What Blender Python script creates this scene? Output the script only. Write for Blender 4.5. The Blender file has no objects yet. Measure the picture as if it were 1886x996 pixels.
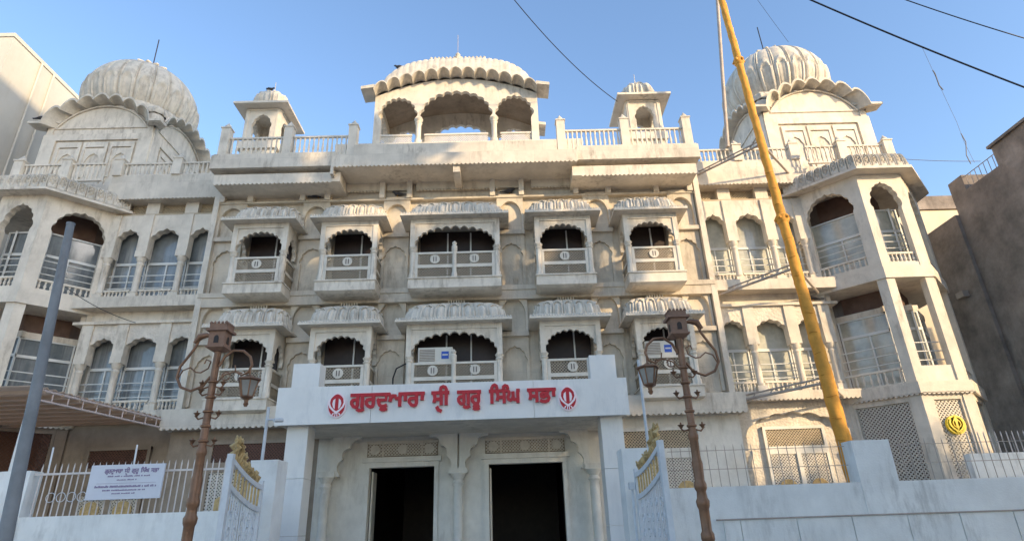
import bpy, bmesh, math, random
from mathutils import Vector, Matrix
random.seed(7)
SC = bpy.context.scene
COL = SC.collection
PI = math.pi

# ------------------------------------------------------------------ camera
F_PX = 1100.0
PITCH, ROLL, YAW = math.atan(F_PX / 2580), math.atan(.034), math.radians(1.0)
CAM = Vector((1.6, 0, 1.6))
fw = Vector((math.sin(YAW) * math.cos(PITCH), math.cos(YAW) * math.cos(PITCH), math.sin(PITCH)))
r0 = Vector((math.cos(YAW), -math.sin(YAW), 0)); u0 = r0.cross(fw)
rr = r0 * math.cos(ROLL) - u0 * math.sin(ROLL); uu = u0 * math.cos(ROLL) + r0 * math.sin(ROLL)
cam = bpy.data.cameras.new('camera'); camo = bpy.data.objects.new('camera', cam); COL.objects.link(camo)
m = Matrix((rr, uu, -fw)).transposed().to_4x4(); m.translation = CAM
camo.matrix_world = m
cam.sensor_width = 36; cam.lens = F_PX / 1886 * 36; cam.clip_end = 3000; cam.clip_start = .05
SC.camera = camo

# ------------------------------------------------------------------ light
SUN_EL, SUN_AZ = 17.0, 47.0        # azimuth to the right of straight behind the camera
sd = Vector((math.sin(math.radians(SUN_AZ)) * math.cos(math.radians(SUN_EL)), -math.cos(math.radians(SUN_AZ)) * math.cos(math.radians(SUN_EL)), math.sin(math.radians(SUN_EL))))
W = bpy.data.worlds.new('World'); SC.world = W; W.use_nodes = True
nt = W.node_tree
sky = nt.nodes.new('ShaderNodeTexSky'); sky.sky_type = 'NISHITA'; sky.sun_disc = False
sky.sun_elevation = math.radians(SUN_EL); sky.sun_rotation = math.atan2(sd.x, sd.y)
sky.air_density = 1.0; sky.dust_density = 1.0; sky.ozone_density = 2.4
nt.nodes['Background'].inputs[1].default_value = .15
nt.links.new(sky.outputs[0], nt.nodes['Background'].inputs[0])
sl = bpy.data.lights.new('sun', 'SUN'); sl.energy = 2.1; sl.angle = math.radians(.6); sl.color = (1, .74, .43)
slo = bpy.data.objects.new('sun', sl); COL.objects.link(slo); slo.location = (30, -30, 40)
slo.rotation_euler = (-sd).to_track_quat('-Z', 'Y').to_euler()
SC.view_settings.view_transform = 'Standard'; SC.view_settings.look = 'None'
SC.view_settings.exposure = 1.42; SC.view_settings.gamma = 1

# ------------------------------------------------------------------ materials
MATS = {}
def mat(name, col, rough=.75, var=.12, scale=1.2, streak=0, dirt=(.16, .13, .10), bump=0, bscale=25, metal=0, spec=.4, carve=0, joints=None):
    if name in MATS: return MATS[name]
    M = bpy.data.materials.new(name); M.use_nodes = True; t = M.node_tree; N = t.nodes; L = t.links
    b = N['Principled BSDF']; b.inputs['Roughness'].default_value = rough; b.inputs['Metallic'].default_value = metal
    b.inputs['Specular IOR Level'].default_value = spec
    geo = N.new('ShaderNodeNewGeometry')
    n1 = N.new('ShaderNodeTexNoise'); n1.inputs['Scale'].default_value = scale; n1.inputs['Detail'].default_value = 6; n1.inputs['Roughness'].default_value = .65
    L.new(geo.outputs['Position'], n1.inputs['Vector'])
    mr = N.new('ShaderNodeMapRange'); mr.inputs[1].default_value = .3; mr.inputs[2].default_value = .7; mr.inputs[3].default_value = 1 - var; mr.inputs[4].default_value = 1 + var
    L.new(n1.outputs[0], mr.inputs[0])
    mx = N.new('ShaderNodeMix'); mx.data_type = 'RGBA'; mx.blend_type = 'MULTIPLY'; mx.inputs[0].default_value = 1
    mx.inputs[6].default_value = (*col, 1); L.new(mr.outputs[0], mx.inputs[7])
    out = mx.outputs[2]
    if streak:
        mp = N.new('ShaderNodeMapping'); mp.inputs['Scale'].default_value = (3.0, 3.0, .8 if streak < .92 else .1)
        L.new(geo.outputs['Position'], mp.inputs[0])
        n2 = N.new('ShaderNodeTexNoise'); n2.inputs['Scale'].default_value = 1.6; n2.inputs['Detail'].default_value = 7; n2.inputs['Roughness'].default_value = .7
        L.new(mp.outputs[0], n2.inputs['Vector'])
        m2 = N.new('ShaderNodeMapRange'); m2.inputs[1].default_value = .48; m2.inputs[2].default_value = .75; m2.inputs[3].default_value = 0; m2.inputs[4].default_value = streak
        L.new(n2.outputs[0], m2.inputs[0])
        n4 = N.new('ShaderNodeTexNoise'); n4.inputs['Scale'].default_value = .55; n4.inputs['Detail'].default_value = 4; L.new(geo.outputs['Position'], n4.inputs['Vector'])
        m4 = N.new('ShaderNodeMapRange'); m4.inputs[1].default_value = .42; m4.inputs[2].default_value = .62; m4.inputs[3].default_value = .12; L.new(n4.outputs[0], m4.inputs[0])
        mm = N.new('ShaderNodeMath'); mm.operation = 'MULTIPLY'; L.new(m2.outputs[0], mm.inputs[0]); L.new(m4.outputs[0], mm.inputs[1])
        mx2 = N.new('ShaderNodeMix'); mx2.data_type = 'RGBA'; L.new(mm.outputs[0], mx2.inputs[0]); L.new(out, mx2.inputs[6]); mx2.inputs[7].default_value = (*dirt, 1)
        out = mx2.outputs[2]
    h = None
    if joints:
        sx, sz, jc = joints
        sep = N.new('ShaderNodeSeparateXYZ'); L.new(geo.outputs['Position'], sep.inputs[0])
        add = N.new('ShaderNodeMath'); add.operation = 'ADD'; L.new(sep.outputs[0], add.inputs[0]); L.new(sep.outputs[1], add.inputs[1])
        cmb = N.new('ShaderNodeCombineXYZ'); L.new(add.outputs[0], cmb.inputs[0]); L.new(sep.outputs[2], cmb.inputs[1])
        bt = N.new('ShaderNodeTexBrick'); bt.inputs['Scale'].default_value = 1; bt.inputs['Brick Width'].default_value = sx; bt.inputs['Row Height'].default_value = sz
        bt.inputs['Mortar Size'].default_value = .006; bt.inputs['Color1'].default_value = (1, 1, 1, 1); bt.inputs['Color2'].default_value = (.9, .9, .9, 1); bt.inputs['Mortar'].default_value = (jc, jc, jc, 1)
        L.new(cmb.outputs[0], bt.inputs['Vector'])
        mx3 = N.new('ShaderNodeMix'); mx3.data_type = 'RGBA'; mx3.blend_type = 'MULTIPLY'; mx3.inputs[0].default_value = 1
        L.new(out, mx3.inputs[6]); L.new(bt.outputs[0], mx3.inputs[7]); out = mx3.outputs[2]
    L.new(out, b.inputs['Base Color'])
    if bump or carve:
        bp = N.new('ShaderNodeBump'); bp.inputs['Strength'].default_value = bump or carve; bp.inputs['Distance'].default_value = .03
        if carve:
            vo = N.new('ShaderNodeTexVoronoi'); vo.inputs['Scale'].default_value = bscale; L.new(geo.outputs['Position'], vo.inputs['Vector']); L.new(vo.outputs[0], bp.inputs['Height'])
        else:
            n3 = N.new('ShaderNodeTexNoise'); n3.inputs['Scale'].default_value = bscale; n3.inputs['Detail'].default_value = 5; L.new(geo.outputs['Position'], n3.inputs['Vector']); L.new(n3.outputs[0], bp.inputs['Height'])
        L.new(bp.outputs[0], b.inputs['Normal'])
    MATS[name] = M
    return M
GFM = mat('pale_porch_marble', (.70, .67, .60), .6, .13, 1.5, .5, (.32, .27, .2), bump=.15, bscale=18)
TANW = mat('stained_tan_wall', (.60, .53, .43), .7, .2, 1.0, .88, (.24, .18, .12), bump=.2, bscale=14, joints=(1.2, .8, .85))
MARBLE = mat('cream_marble', (.66, .595, .50), .6, .16, 1.3, .85, (.19, .145, .10), bump=.15, bscale=18)
CLAD = mat('marble_cladding', (.65, .585, .49), .6, .16, 1.3, .9, (.20, .155, .11), bump=.1, bscale=18, joints=(1.2, .8, .8))
DOMEM = mat('weathered_marble', (.57, .52, .44), .65, .2, 2.6, .85, (.15, .12, .09), bump=.25, bscale=14)
CARVED = mat('carved_marble', (.65, .585, .495), .65, .18, 2.5, .6, (.22, .18, .14), carve=.55, bscale=11)
ROOFM = mat('white_ribbed_marble', (.62, .57, .49), .6, .18, 3, .7, (.24, .21, .17), carve=.25, bscale=14)
TAN = mat('tan_lattice', (.44, .36, .25), .75, .15, 4)
LATT = mat('white_lattice', (.62, .57, .49), .65, .12, 4)
LATF = mat('brown_lattice', (.36, .30, .22), .7, .15, 4)  # bars browner than the rails that frame them
WHITE = mat('white_cladding_panel', (.73, .72, .69), .4, .06, .8, .55, (.4, .42, .44))
WALLW = mat('white_painted_wall', (.76, .76, .73), .7, .1, 1.4, .7, (.32, .31, .29), bump=.15, bscale=30)
FENCEW = mat('fence_paint', (.62, .56, .52), .5, .1, 6, .3, (.3, .2, .15))
GATEW = mat('white_gate_paint', (.66, .68, .70), .45, .08, 6, .25, (.3, .27, .23))
FRAMEW = mat('window_frame_white', (.68, .68, .65), .45, .05, 5)
GLASS = mat('window_glass', (.17, .19, .20), .06, .4, .9, .95, (.48, .48, .45), spec=.9, bump=.05, bscale=1.5)  # tone noise painted in for reflections, pale streaks for curtains
CURT = mat('curtained_glass', (.46, .46, .40), .12, .35, 1.3, .95, (.6, .56, .44), spec=.8, bump=.05, bscale=1.5)
DARK = mat('void_and_mark_black', (.03, .018, .015), .5, .3, 3)  # near-black that stands in for unlit interiors; also colours the medallion marks
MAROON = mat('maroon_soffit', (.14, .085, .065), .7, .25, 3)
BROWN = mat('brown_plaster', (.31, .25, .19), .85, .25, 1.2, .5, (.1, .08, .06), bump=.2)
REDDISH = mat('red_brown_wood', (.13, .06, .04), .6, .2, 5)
RED = mat('red_acrylic', (.45, .004, .015), .45, .06, 5)
PINK = mat('pale_pink_acrylic', (.85, .72, .74), .4, .04, 5)
COPPER = mat('copper_brown_paint', (.22, .115, .065), .45, .3, 5, .3, (.08, .045, .03), bump=.15, metal=.35)
STONE_R = mat('brown_stone_box', (.26, .15, .10), .7, .2, 8, .2, (.1, .06, .04))
LANT = mat('lantern_glass', (.30, .28, .25), .25, .2, 4)
ORANGE = mat('orange_cloth', (.62, .30, .05), .8, .2, 2.5, .5, (.36, .15, .03), bump=.6, bscale=7)
STRAP = mat('cloth_tie', (.42, .2, .03), .8, .1, 5)
STEEL = mat('weathered_steel', (.40, .34, .29), .6, .18, 3, .5, (.22, .15, .1), metal=.1)
GALV = mat('galvanised_steel', (.22, .23, .24), .75, .2, 2.2, .6, (.12, .11, .11), metal=.05)
GOLD = mat('gold_paint', (.52, .37, .17), .45, .35, 9, .4, (.25, .16, .07), metal=.2)
YELLOW = mat('yellow_emblem', (.80, .60, .04), .45, .08, 6)
BLACK = mat('black_cable', (.015, .015, .02), .5, .1, 3)
DARKC = mat('dark_render', (.26, .22, .19), .9, .45, .8, .45, (.07, .057, .05), bump=.9, bscale=5)
BEIGE = mat('beige_wall', (.60, .52, .38), .8, .12, .5, .4, (.3, .25, .17))
CREAM = mat('cream_wall', (.52, .50, .45), .85, .10, .35, .35, (.38, .33, .25), bump=.2, bscale=8)
BIRD = mat('grey_feathers', (.06, .06, .07), .7, .3, 20)
SHEET = mat('fibre_sheet', (.62, .52, .43), .8, .18, 1.6, .4, (.2, .15, .1))
_t = SHEET.node_tree; _tr = _t.nodes.new('ShaderNodeBsdfTranslucent'); _tr.inputs[0].default_value = (.8, .66, .54, 1); _ms = _t.nodes.new('ShaderNodeMixShader'); _ms.inputs[0].default_value = .7
_t.links.new(_t.nodes['Principled BSDF'].outputs[0], _ms.inputs[1]); _t.links.new(_tr.outputs[0], _ms.inputs[2]); _t.links.new(_ms.outputs[0], _t.nodes['Material Output'].inputs[0])
PINKW = mat('pale_pink_steel', (.56, .47, .44), .6, .1, 4)
BOARD = mat('white_board', (.62, .63, .68), .5, .06, 2)
PURPLE = mat('purple_print', (.24, .19, .30), .6, .1, 5)
ACW = mat('ivory_plastic', (.60, .57, .50), .5, .06, 4)
ACG = mat('brown_grille', (.26, .22, .18), .6, .15, 8)
BLUE = mat('blue_print', (.03, .09, .42), .5, .05, 5)
ASPH = mat('pale_bounce_street', (.33, .30, .265), .9, .2, 2, bump=.3, bscale=40)  # street out of view, kept pale to bounce light onto shaded undersides
PAVE = mat('courtyard_paving', (.50, .46, .40), .7, .15, 1.5, joints=(.6, .6, .7))  # paving kept light to bounce light into the portico
BARK = mat('bark', (.12, .09, .06), .9, .3, 6, bump=.5)
LEAF = mat('leaf', (.06, .10, .03), .6, .35, 3)
OPP = mat('opposite_render', (.45, .40, .34), .85, .12, .5, .4, (.25, .21, .16))
PIPEW = mat('pale_pipe', (.50, .52, .54), .5, .1, 4)

# ------------------------------------------------------------------ mesh builder
ORG = {}; DEPTH = {}
def ident(p): return p
def mirror(s): return (lambda p: (s * p[0], p[1], p[2]))
def face_xf(p0, p1):
    dx, dy = p1[0] - p0[0], p1[1] - p0[1]; l = math.hypot(dx, dy); dx /= l; dy /= l
    return (lambda p: (p0[0] + dx * p[0] - dy * p[1], p0[1] + dy * p[0] + dx * p[1], p[2])), l
class MB:
    def __init__(s, xf=ident): s.V = []; s.F = []; s.xf = xf
    def add(s, vs, fs):
        o = len(s.V); s.V += [s.xf(v) for v in vs]; s.F += [[i + o for i in f] for f in fs]; return s
    def box(s, x0, x1, y0, y1, z0, z1):
        return s.add([(x0, y0, z0), (x1, y0, z0), (x1, y1, z0), (x0, y1, z0), (x0, y0, z1), (x1, y0, z1), (x1, y1, z1), (x0, y1, z1)],
                     [(0, 3, 2, 1), (4, 5, 6, 7), (0, 1, 5, 4), (1, 2, 6, 5), (2, 3, 7, 6), (3, 0, 4, 7)])
    def frus(s, a, z0, b, z1):     # a, b = (x0,x1,y0,y1)
        return s.add([(a[0], a[2], z0), (a[1], a[2], z0), (a[1], a[3], z0), (a[0], a[3], z0), (b[0], b[2], z1), (b[1], b[2], z1), (b[1], b[3], z1), (b[0], b[3], z1)],
                     [(0, 3, 2, 1), (4, 5, 6, 7), (0, 1, 5, 4), (1, 2, 6, 5), (2, 3, 7, 6), (3, 0, 4, 7)])
    def prism(s, poly, y0, y1):    # poly in x,z
        n = len(poly)
        return s.add([(x, y0, z) for x, z in poly] + [(x, y1, z) for x, z in poly],
                     [list(range(n)), list(range(2 * n - 1, n - 1, -1))] + [(i, i + n, (i + 1) % n + n, (i + 1) % n) for i in range(n)])
    def prismz(s, poly, z0, z1, poly2=None):
        n = len(poly); q = poly2 or poly
        return s.add([(x, y, z0) for x, y in poly] + [(x, y, z1) for x, y in q],
                     [list(range(n)), list(range(2 * n - 1, n - 1, -1))] + [(i, (i + 1) % n, (i + 1) % n + n, i + n) for i in range(n)])
    def lathe(s, prof, c=(0, 0, 0), seg=10, a0=0, axis='z'):
        n = len(prof); vs = []
        for r, z in prof:
            for k in range(seg):
                a = a0 + 2 * PI * k / seg
                p = (r * math.cos(a), r * math.sin(a), z)
                if axis == 'y': p = (p[0], z, p[1])
                if axis == 'x': p = (z, p[0], p[1])
                vs.append((c[0] + p[0], c[1] + p[1], c[2] + p[2]))
        fs = [(i * seg + k, i * seg + (k + 1) % seg, (i + 1) * seg + (k + 1) % seg, (i + 1) * seg + k) for i in range(n - 1) for k in range(seg)]
        fs += [list(range(seg))[::-1], list(range((n - 1) * seg, n * seg))]
        return s.add(vs, fs)
    def tube(s, pts, r, seg=6):
        pts = [Vector(p) for p in pts]; n = len(pts); rs = r if isinstance(r, (list, tuple)) else [r] * n
        vs = []; up = None
        for i, p in enumerate(pts):
            d = (pts[min(i + 1, n - 1)] - pts[max(i - 1, 0)]).normalized()
            if up is None:
                up = Vector((0, 0, 1)) if abs(d.z) < .9 else Vector((0, 1, 0))
            a = d.cross(up).normalized(); up = a.cross(d).normalized()
            for k in range(seg):
                t = 2 * PI * (k + .5) / seg
                vs.append(tuple(p + (a * math.cos(t) + up * math.sin(t)) * rs[i]))
        fs = [(i * seg + k, i * seg + (k + 1) % seg, (i + 1) * seg + (k + 1) % seg, (i + 1) * seg + k) for i in range(n - 1) for k in range(seg)]
        fs += [list(range(seg))[::-1], list(range((n - 1) * seg, n * seg))]
        return s.add(vs, fs)
    def grid(s, fn, nu, nv, closed=False):
        vs = [fn(i / nu, j / nv) for j in range(nv + 1) for i in range(nu + (0 if closed else 1))]
        w = nu if closed else nu + 1
        return s.add(vs, [(j * w + i, j * w + (i + 1) % w, (j + 1) * w + (i + 1) % w, (j + 1) * w + i) for j in range(nv) for i in range(nu)])
    def sheet(s, fn, nu, nv, th):  # fn gives a point; a slab th thick below it
        a = [fn(i / nu, j / nv) for j in range(nv + 1) for i in range(nu + 1)]
        b = [(p[0], p[1], p[2] - th) for p in a]; n = len(a); w = nu + 1
        fs = []
        for j in range(nv):
            for i in range(nu):
                q = (j * w + i, j * w + i + 1, (j + 1) * w + i + 1, (j + 1) * w + i)
                fs.append(q); fs.append(tuple(x + n for x in q[::-1]))
        edge = [(i, 0) for i in range(nu)] + [(nu, j) for j in range(nv)] + [(i, nv) for i in range(nu, 0, -1)] + [(0, j) for j in range(nv, 0, -1)]
        idx = [j * w + i for i, j in edge]
        for k in range(len(idx)):
            p, q = idx[k], idx[(k + 1) % len(idx)]
            fs.append((q, p, p + n, q + n))
        return s.add(a + b, fs)
    def stroke(s, pts, w, y0, y1):  # flat ribbon of width w through pts (x,z), extruded y0..y1
        L, R = [], []
        n = len(pts)
        for i in range(n):
            a = pts[max(i - 1, 0)]; b = pts[min(i + 1, n - 1)]
            dx, dz = b[0] - a[0], b[1] - a[1]; l = math.hypot(dx, dz) or 1
            nx, nz = -dz / l * w / 2, dx / l * w / 2
            L.append((pts[i][0] + nx, pts[i][1] + nz)); R.append((pts[i][0] - nx, pts[i][1] - nz))
        for i in range(n - 1):
            s.prism([L[i], L[i + 1], R[i + 1], R[i]], y0 - i * .0004, y1)
        return s
    def build(s, name, m, parent=None, smooth=None, kind=None, label=None, fix=True):
        while parent and DEPTH.get(parent.name, 0) >= 2: parent = parent.parent
        me = bpy.data.meshes.new(name)
        o = ORG.get(parent.name, (0, 0, 0)) if parent else getattr(s, 'origin', (0, 0, 0))
        bm = bmesh.new()
        vs = [bm.verts.new((v[0] - o[0], v[1] - o[1], v[2] - o[2])) for v in s.V]
        for f in s.F:
            try: bm.faces.new([vs[i] for i in f])
            except ValueError: pass
        if fix: bmesh.ops.recalc_face_normals(bm, faces=bm.faces)
        bm.to_mesh(me); bm.free()
        if smooth:
            me.polygons.foreach_set('use_smooth', [True] * len(me.polygons)); me.set_sharp_from_angle(angle=math.radians(smooth))
        me.materials.append(m)
        ob = bpy.data.objects.new(name, me); COL.objects.link(ob)
        if parent: ob.parent = parent
        else: ob.location = o
        ORG[ob.name] = o; DEPTH[ob.name] = DEPTH.get(parent.name, 0) + 1 if parent else 0
        if kind: ob['kind'] = kind
        if label: ob['label'] = label
        return ob
def tag(o, label, cat, group=None):
    o['label'] = label; o['category'] = cat
    if group: o['group'] = group
    return o
def empty(name, loc, label=None, cat=None, group=None):
    o = bpy.data.objects.new(name, None); COL.objects.link(o); o.location = loc; o.empty_display_size = .3; ORG[o.name] = tuple(loc)
    if label: tag(o, label, cat, group)
    return o
def copies(proto, name, parent, spots):      # extra copies sharing the mesh; proto mesh is modelled about (0,0,0)
    while DEPTH.get(parent.name, 0) >= 2: parent = parent.parent
    o = ORG[parent.name]
    for k, (x, y, z) in enumerate(spots):
        c = proto.copy(); c.name = name; COL.objects.link(c); c.parent = parent; c.location = (x - o[0], y - o[1], z - o[2])

# ------------------------------------------------------------------ profile helpers
def cusp(cx, w, zs, za, n=9, bulge=.30, pw=.85, q=4):
    base = []
    for k in range(n + 1):
        t = k / n
        base.append((cx - w / 2 * math.cos(PI * t), zs + (za - zs) * (max(math.sin(PI * t), 0) ** pw) * .94))
    out = []
    for k in range(n):
        a, b = base[k], base[k + 1]; mx, mz = (a[0] + b[0]) / 2, (a[1] + b[1]) / 2
        dx, dz = b[0] - a[0], b[1] - a[1]; l = math.hypot(dx, dz)
        nx, nz = -dz / l, dx / l
        if nx * (mx - cx) + nz * (mz - zs) < 0: nx, nz = -nx, -nz
        for i in range(q):
            t = i / q; h = bulge * l * 4 * t * (1 - t)
            p = (a[0] + dx * t + nx * h, a[1] + dz * t + nz * h)
            if k == n // 2 and i == q // 2: p = (cx, max(p[1], za + .02))
            out.append(p)
    out.append(base[-1])
    return out
def round_arch(cx, w, zs, za, n=14):
    return [(cx - w / 2 * math.cos(PI * k / n), zs + (za - zs) * math.sin(PI * k / n)) for k in range(n + 1)]
def notch(x0, x1, z0, z1, arch, top=None):   # plate outline with an arch cut up from its bottom edge; top = optional list of points from x0 to x1
    a = arch
    p = [(x0, z0)] + (top or [(x0, z1), (x1, z1)]) + [(x1, z0)]
    if a[-1][1] > z0 + 1e-4: p.append((a[-1][0], z0))
    p += a[::-1]
    if a[0][1] > z0 + 1e-4: p.append((a[0][0], z0))
    return p
def lattice(mb, x0, x1, z0, z1, y, pitch=.11, t=.03, d=.025):
    for sgn in (1, -1):
        k = x0 - (z1 - z0) if sgn > 0 else x0
        while k < (x1 if sgn > 0 else x1 + (z1 - z0)):
            # line x = k + sgn*(z-z0)
            if sgn > 0: za, zb = max(z0, z0 + x0 - k), min(z1, z0 + x1 - k)
            else: za, zb = max(z0, z0 + k - x1), min(z1, z0 + k - x0)
            if zb - za > .02:
                xa, xb = k + sgn * (za - z0), k + sgn * (zb - z0); h = t * .707
                yy = y + (.001 if sgn > 0 else 0)
                mb.prism([(xa - h, za), (xa + h, za), (xb + h, zb), (xb - h, zb)], yy, yy + d)
            k += pitch
    return mb
def scallops(mb, x0, x1, z, y0, y1, p=.16, h=.06):
    n = max(1, round((x1 - x0) / p)); p = (x1 - x0) / n
    for k in range(n):
        a = x0 + k * p; mb.prism([(a + .1 * p, z + .01), (a + .9 * p, z + .01), (a + .78 * p, z - h * .7), (a + .5 * p, z - h), (a + .22 * p, z - h * .7)], y0, y1)
    return mb
BAL = {}
def baluster(h, r=.05):
    key = round(h, 2)
    if key not in BAL:
        mb = MB().lathe([(r * .9, 0), (r * .9, h * .08), (r * .5, h * .14), (r, h * .38), (r * .75, h * .55), (r * .45, h * .78), (r * .8, h * .9), (r * .8, h)], seg=6)
        o = mb.build('baluster', MARBLE, None, smooth=40); BAL[key] = o; COL.objects.unlink(o)
    return BAL[key]
def put_balusters(parent, spots, h):
    copies(baluster(h), 'baluster', parent, spots)
def rail_bay(parent, xf, x0, x1, y, z0, z1, n, th=.1, name='balustrade'):
    b = MB(xf).box(x0, x1, y - th / 2, y + th / 2, z1 - .07, z1).build(name, MARBLE, parent); MB(xf).box(x0, x1, y - th / 2, y + th / 2, z0, z0 + .04).build('bottom_rail', MARBLE, b)
    h = z1 - .07 - z0 - .04
    put_balusters(b, [xf((x0 + (k + .5) * (x1 - x0) / n, y, z0 + .04)) for k in range(n)], h)
    return b
def posts(parent, xf, xs, y, z0, z1, w=.32):
    for x in xs:
        mb = MB(xf); mb.box(x - w / 2, x + w / 2, y - w / 2, y + w / 2, z0, z1); mb.box(x - w / 2 - .03, x + w / 2 + .03, y - w / 2 - .03, y + w / 2 + .03, z1, z1 + .05)
        p = mb.build('rail_post', MARBLE, parent)
        MB(xf).lathe([(.13, 0), (.14, .04), (.12, .12), (.06, .2), (.02, .26), (0.005, .3)], (x, y, z1 + .05), 8).build('finial', DOMEM, p, smooth=50)
def ribbed_dome(a, b, h, cx, cy, z0, flutes, full=True, ridge=.0, amp=.05, petals=.5, pw=2.6, nv=14, bulge=0.0, zp=1.0, per=8, end=1.0, kp=.9):
    """plan superellipse (a,b) closing to a ridge; returns MB. angle runs right round when full, else only the front half."""
    N = flutes * per; A0, A1 = (0, 2 * PI) if full else (PI, 2 * PI)
    # arclength table
    M = 400; tab = [0.0]; P = []
    def se(t):
        c, s = math.cos(t), math.sin(t)
        return (a * math.copysign(abs(c) ** (2 / pw), c), b * math.copysign(abs(s) ** (2 / pw), s))
    for i in range(M + 1): P.append(se(A0 + (A1 - A0) * i / M))
    for i in range(M): tab.append(tab[-1] + math.hypot(P[i + 1][0] - P[i][0], P[i + 1][1] - P[i][1]))
    def pl(u):
        d = u * tab[-1]; lo = 0; hi = M
        while hi - lo > 1:
            md = (lo + hi) // 2
            if tab[md] <= d: lo = md
            else: hi = md
        f = (d - tab[lo]) / ((tab[hi] - tab[lo]) or 1)
        return (P[lo][0] + (P[hi][0] - P[lo][0]) * f, P[lo][1] + (P[hi][1] - P[lo][1]) * f)
    def fn(u, v):
        v = min(v * end, 1.0)
        x, y = pl(u if u < 1 else (1 if not full else 0)); rx = x * ridge
        ph = (u * flutes) % 1.0
        k = max(math.cos(v * PI / 2), 0) ** kp + bulge * math.sin(v * PI) * (1 - v * .6)
        l = math.hypot(x, y)
        am = amp * (abs(math.sin(PI * ph)) ** .6 - .6) * min(1, k * 1.2)
        if petals:
            lim = petals * (.45 + .55 * abs(math.sin(PI * ph)) ** .7)
            if v < lim and .06 < ph < .94:
                if v > lim - .08 or ph < .15 or ph > .85: am += amp * .45
                elif .06 < v: am -= amp * .4 if abs(ph - .5) > .12 or v > lim * .72 else -amp * .25
        k2 = k + am / max(l, .2)
        return (cx + rx * (1 - min(k, 1)) + x * k2 if not ridge else cx + rx * (1 - min(k, 1)) + x * min(k2, k + .2), cy + y * k2, z0 + h * math.sin(v * PI / 2) ** zp)
    return MB().grid(fn, N, nv, closed=full)

# ------------------------------------------------------------------ ground
MB().box(-400, 400, -400, 400, -.4, -.02).build('ground', ASPH, None, kind='structure')
MB().box(-60, 60, -9, 12.6, -.02, .004).build('street', ASPH, None, kind='structure')
MB().box(-19, 20, 12.6, 24, -.02, .13).build('courtyard', PAVE, None, kind='structure')

# ================================================================== the gurdwara
G = empty('gurdwara', (0, 20, .1), 'white marble gurdwara with two ribbed domes, rows of arched balconies and railed roof', 'temple')

# ---- central block wall
BAYS = [(-.05, 3.17), (-3.8, 2.02), (3.8, 2.02), (-6.95, 1.95), (6.95, 1.95)]
NICHE = [(-8.55, 1.0), (-5.4, 1.0), (-2.35, 1.0), (1.95, 1.0), (5.25, 1.0), (8.5, 1.0)]
w = MB(); w.box(-9.15, 9.15, 20.14, 20.7, 5.2, 14.0)
w.build('wall', TANW, G)
GF = MB()
for x0, x1 in ((-4.4, -2.85), (-.58, .88), (3.45, 9.15)): GF.box(x0, x1, 19.7, 20.1, .1, 3.48)
GF.box(-4.4, 9.15, 19.7, 20.1, 3.48, 5.2)
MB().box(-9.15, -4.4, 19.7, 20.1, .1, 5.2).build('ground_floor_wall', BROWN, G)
GF.build('ground_floor_wall', GFM, G)
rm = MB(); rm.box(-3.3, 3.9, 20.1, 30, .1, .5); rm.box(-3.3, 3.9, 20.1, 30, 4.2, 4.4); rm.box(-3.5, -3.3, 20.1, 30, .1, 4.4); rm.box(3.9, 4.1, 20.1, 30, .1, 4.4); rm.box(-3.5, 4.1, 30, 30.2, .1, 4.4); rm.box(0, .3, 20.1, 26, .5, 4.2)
rm.build('entrance_hall', DARK, G)  # walls coloured near-black so the hall looks unlit
for x0, x1 in ((-2.85, -.58), (.88, 3.45)):
    mb = MB(); mb.box(x0, x0 + .12, 19.64, 19.95, .5, 3.4); mb.box(x1 - .12, x1, 19.64, 19.95, .5, 3.4); mb.box(x0 - .02, x1 + .02, 19.63, 19.95, 3.4, 3.55)
    mb.box(x0 - .1, x1 + .1, 19.55, 19.66, 3.55, 3.7)
    d = mb.build('doorway', GFM, G)
    lf = MB(); lf.box(x0 + .14, x0 + .19, 19.96, 20.5, .5, 3.3); lf.build('door_leaf', GFM, d)
    MB().box(x0 + .02, x1 - .02, 19.675, 19.695, 3.72, 4.14).build('transom_backing', BROWN, d)  # brown sheet standing in for the dark opening behind the lattice
    tr = MB(); lattice(tr, x0 + .05, x1 - .05, 3.74, 4.12, 19.64, .1, .026); tr.build('transom_lattice', LATT, d)
    fr = MB(); fr.box(x0, x1, 19.65, 19.7, 4.12, 4.2); fr.box(x0 + .5, x0 + .55, 19.63, 19.7, 3.72, 4.14); fr.box(x1 - .55, x1 - .5, 19.63, 19.7, 3.72, 4.14)
    fr.build('transom_frame', MARBLE, d)
    for cx in (x0 + .28, (x0 + x1) / 2, x1 - .28):
        MB().lathe([(.15, 0), (.15, .03), (.11, .04), (.11, .02), (.04, .02), (.04, .04), (0.004, .04)], (cx, 19.62, 3.93), 14, axis='y').build('medallion', LATT, d, smooth=30)
# entrance arcade inside the portico: cusped arches on half columns
ar = MB()
for x0, x1 in ((-3.75, -.05), (.2, 4.05)):
    cx = (x0 + x1) / 2
    ar.prism(notch(x0 - .1, x1 + .1, 3.15, 5.0, cusp(cx, x1 - x0 - .35, 3.2, 4.6, 11, .28)), 19.3, 19.5)
ar.build('arcade_screen', GFM, G)
for x in (-3.98, .07, 4.25):
    mb = MB(); mb.box(x - .2, x + .2, 19.25, 19.6, .5, .9); mb.lathe([(.16, .9), (.19, 1.0), (.14, 1.1), (.15, 2.6), (.13, 2.75), (.19, 2.85), (.14, 2.95), (.24, 3.13)], (x, 19.42, 0), 12); mb.box(x - .27, x + .27, 19.26, 19.6, 3.13, 3.3)
    mb.build('arcade_column', GFM, G, smooth=40)

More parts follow.
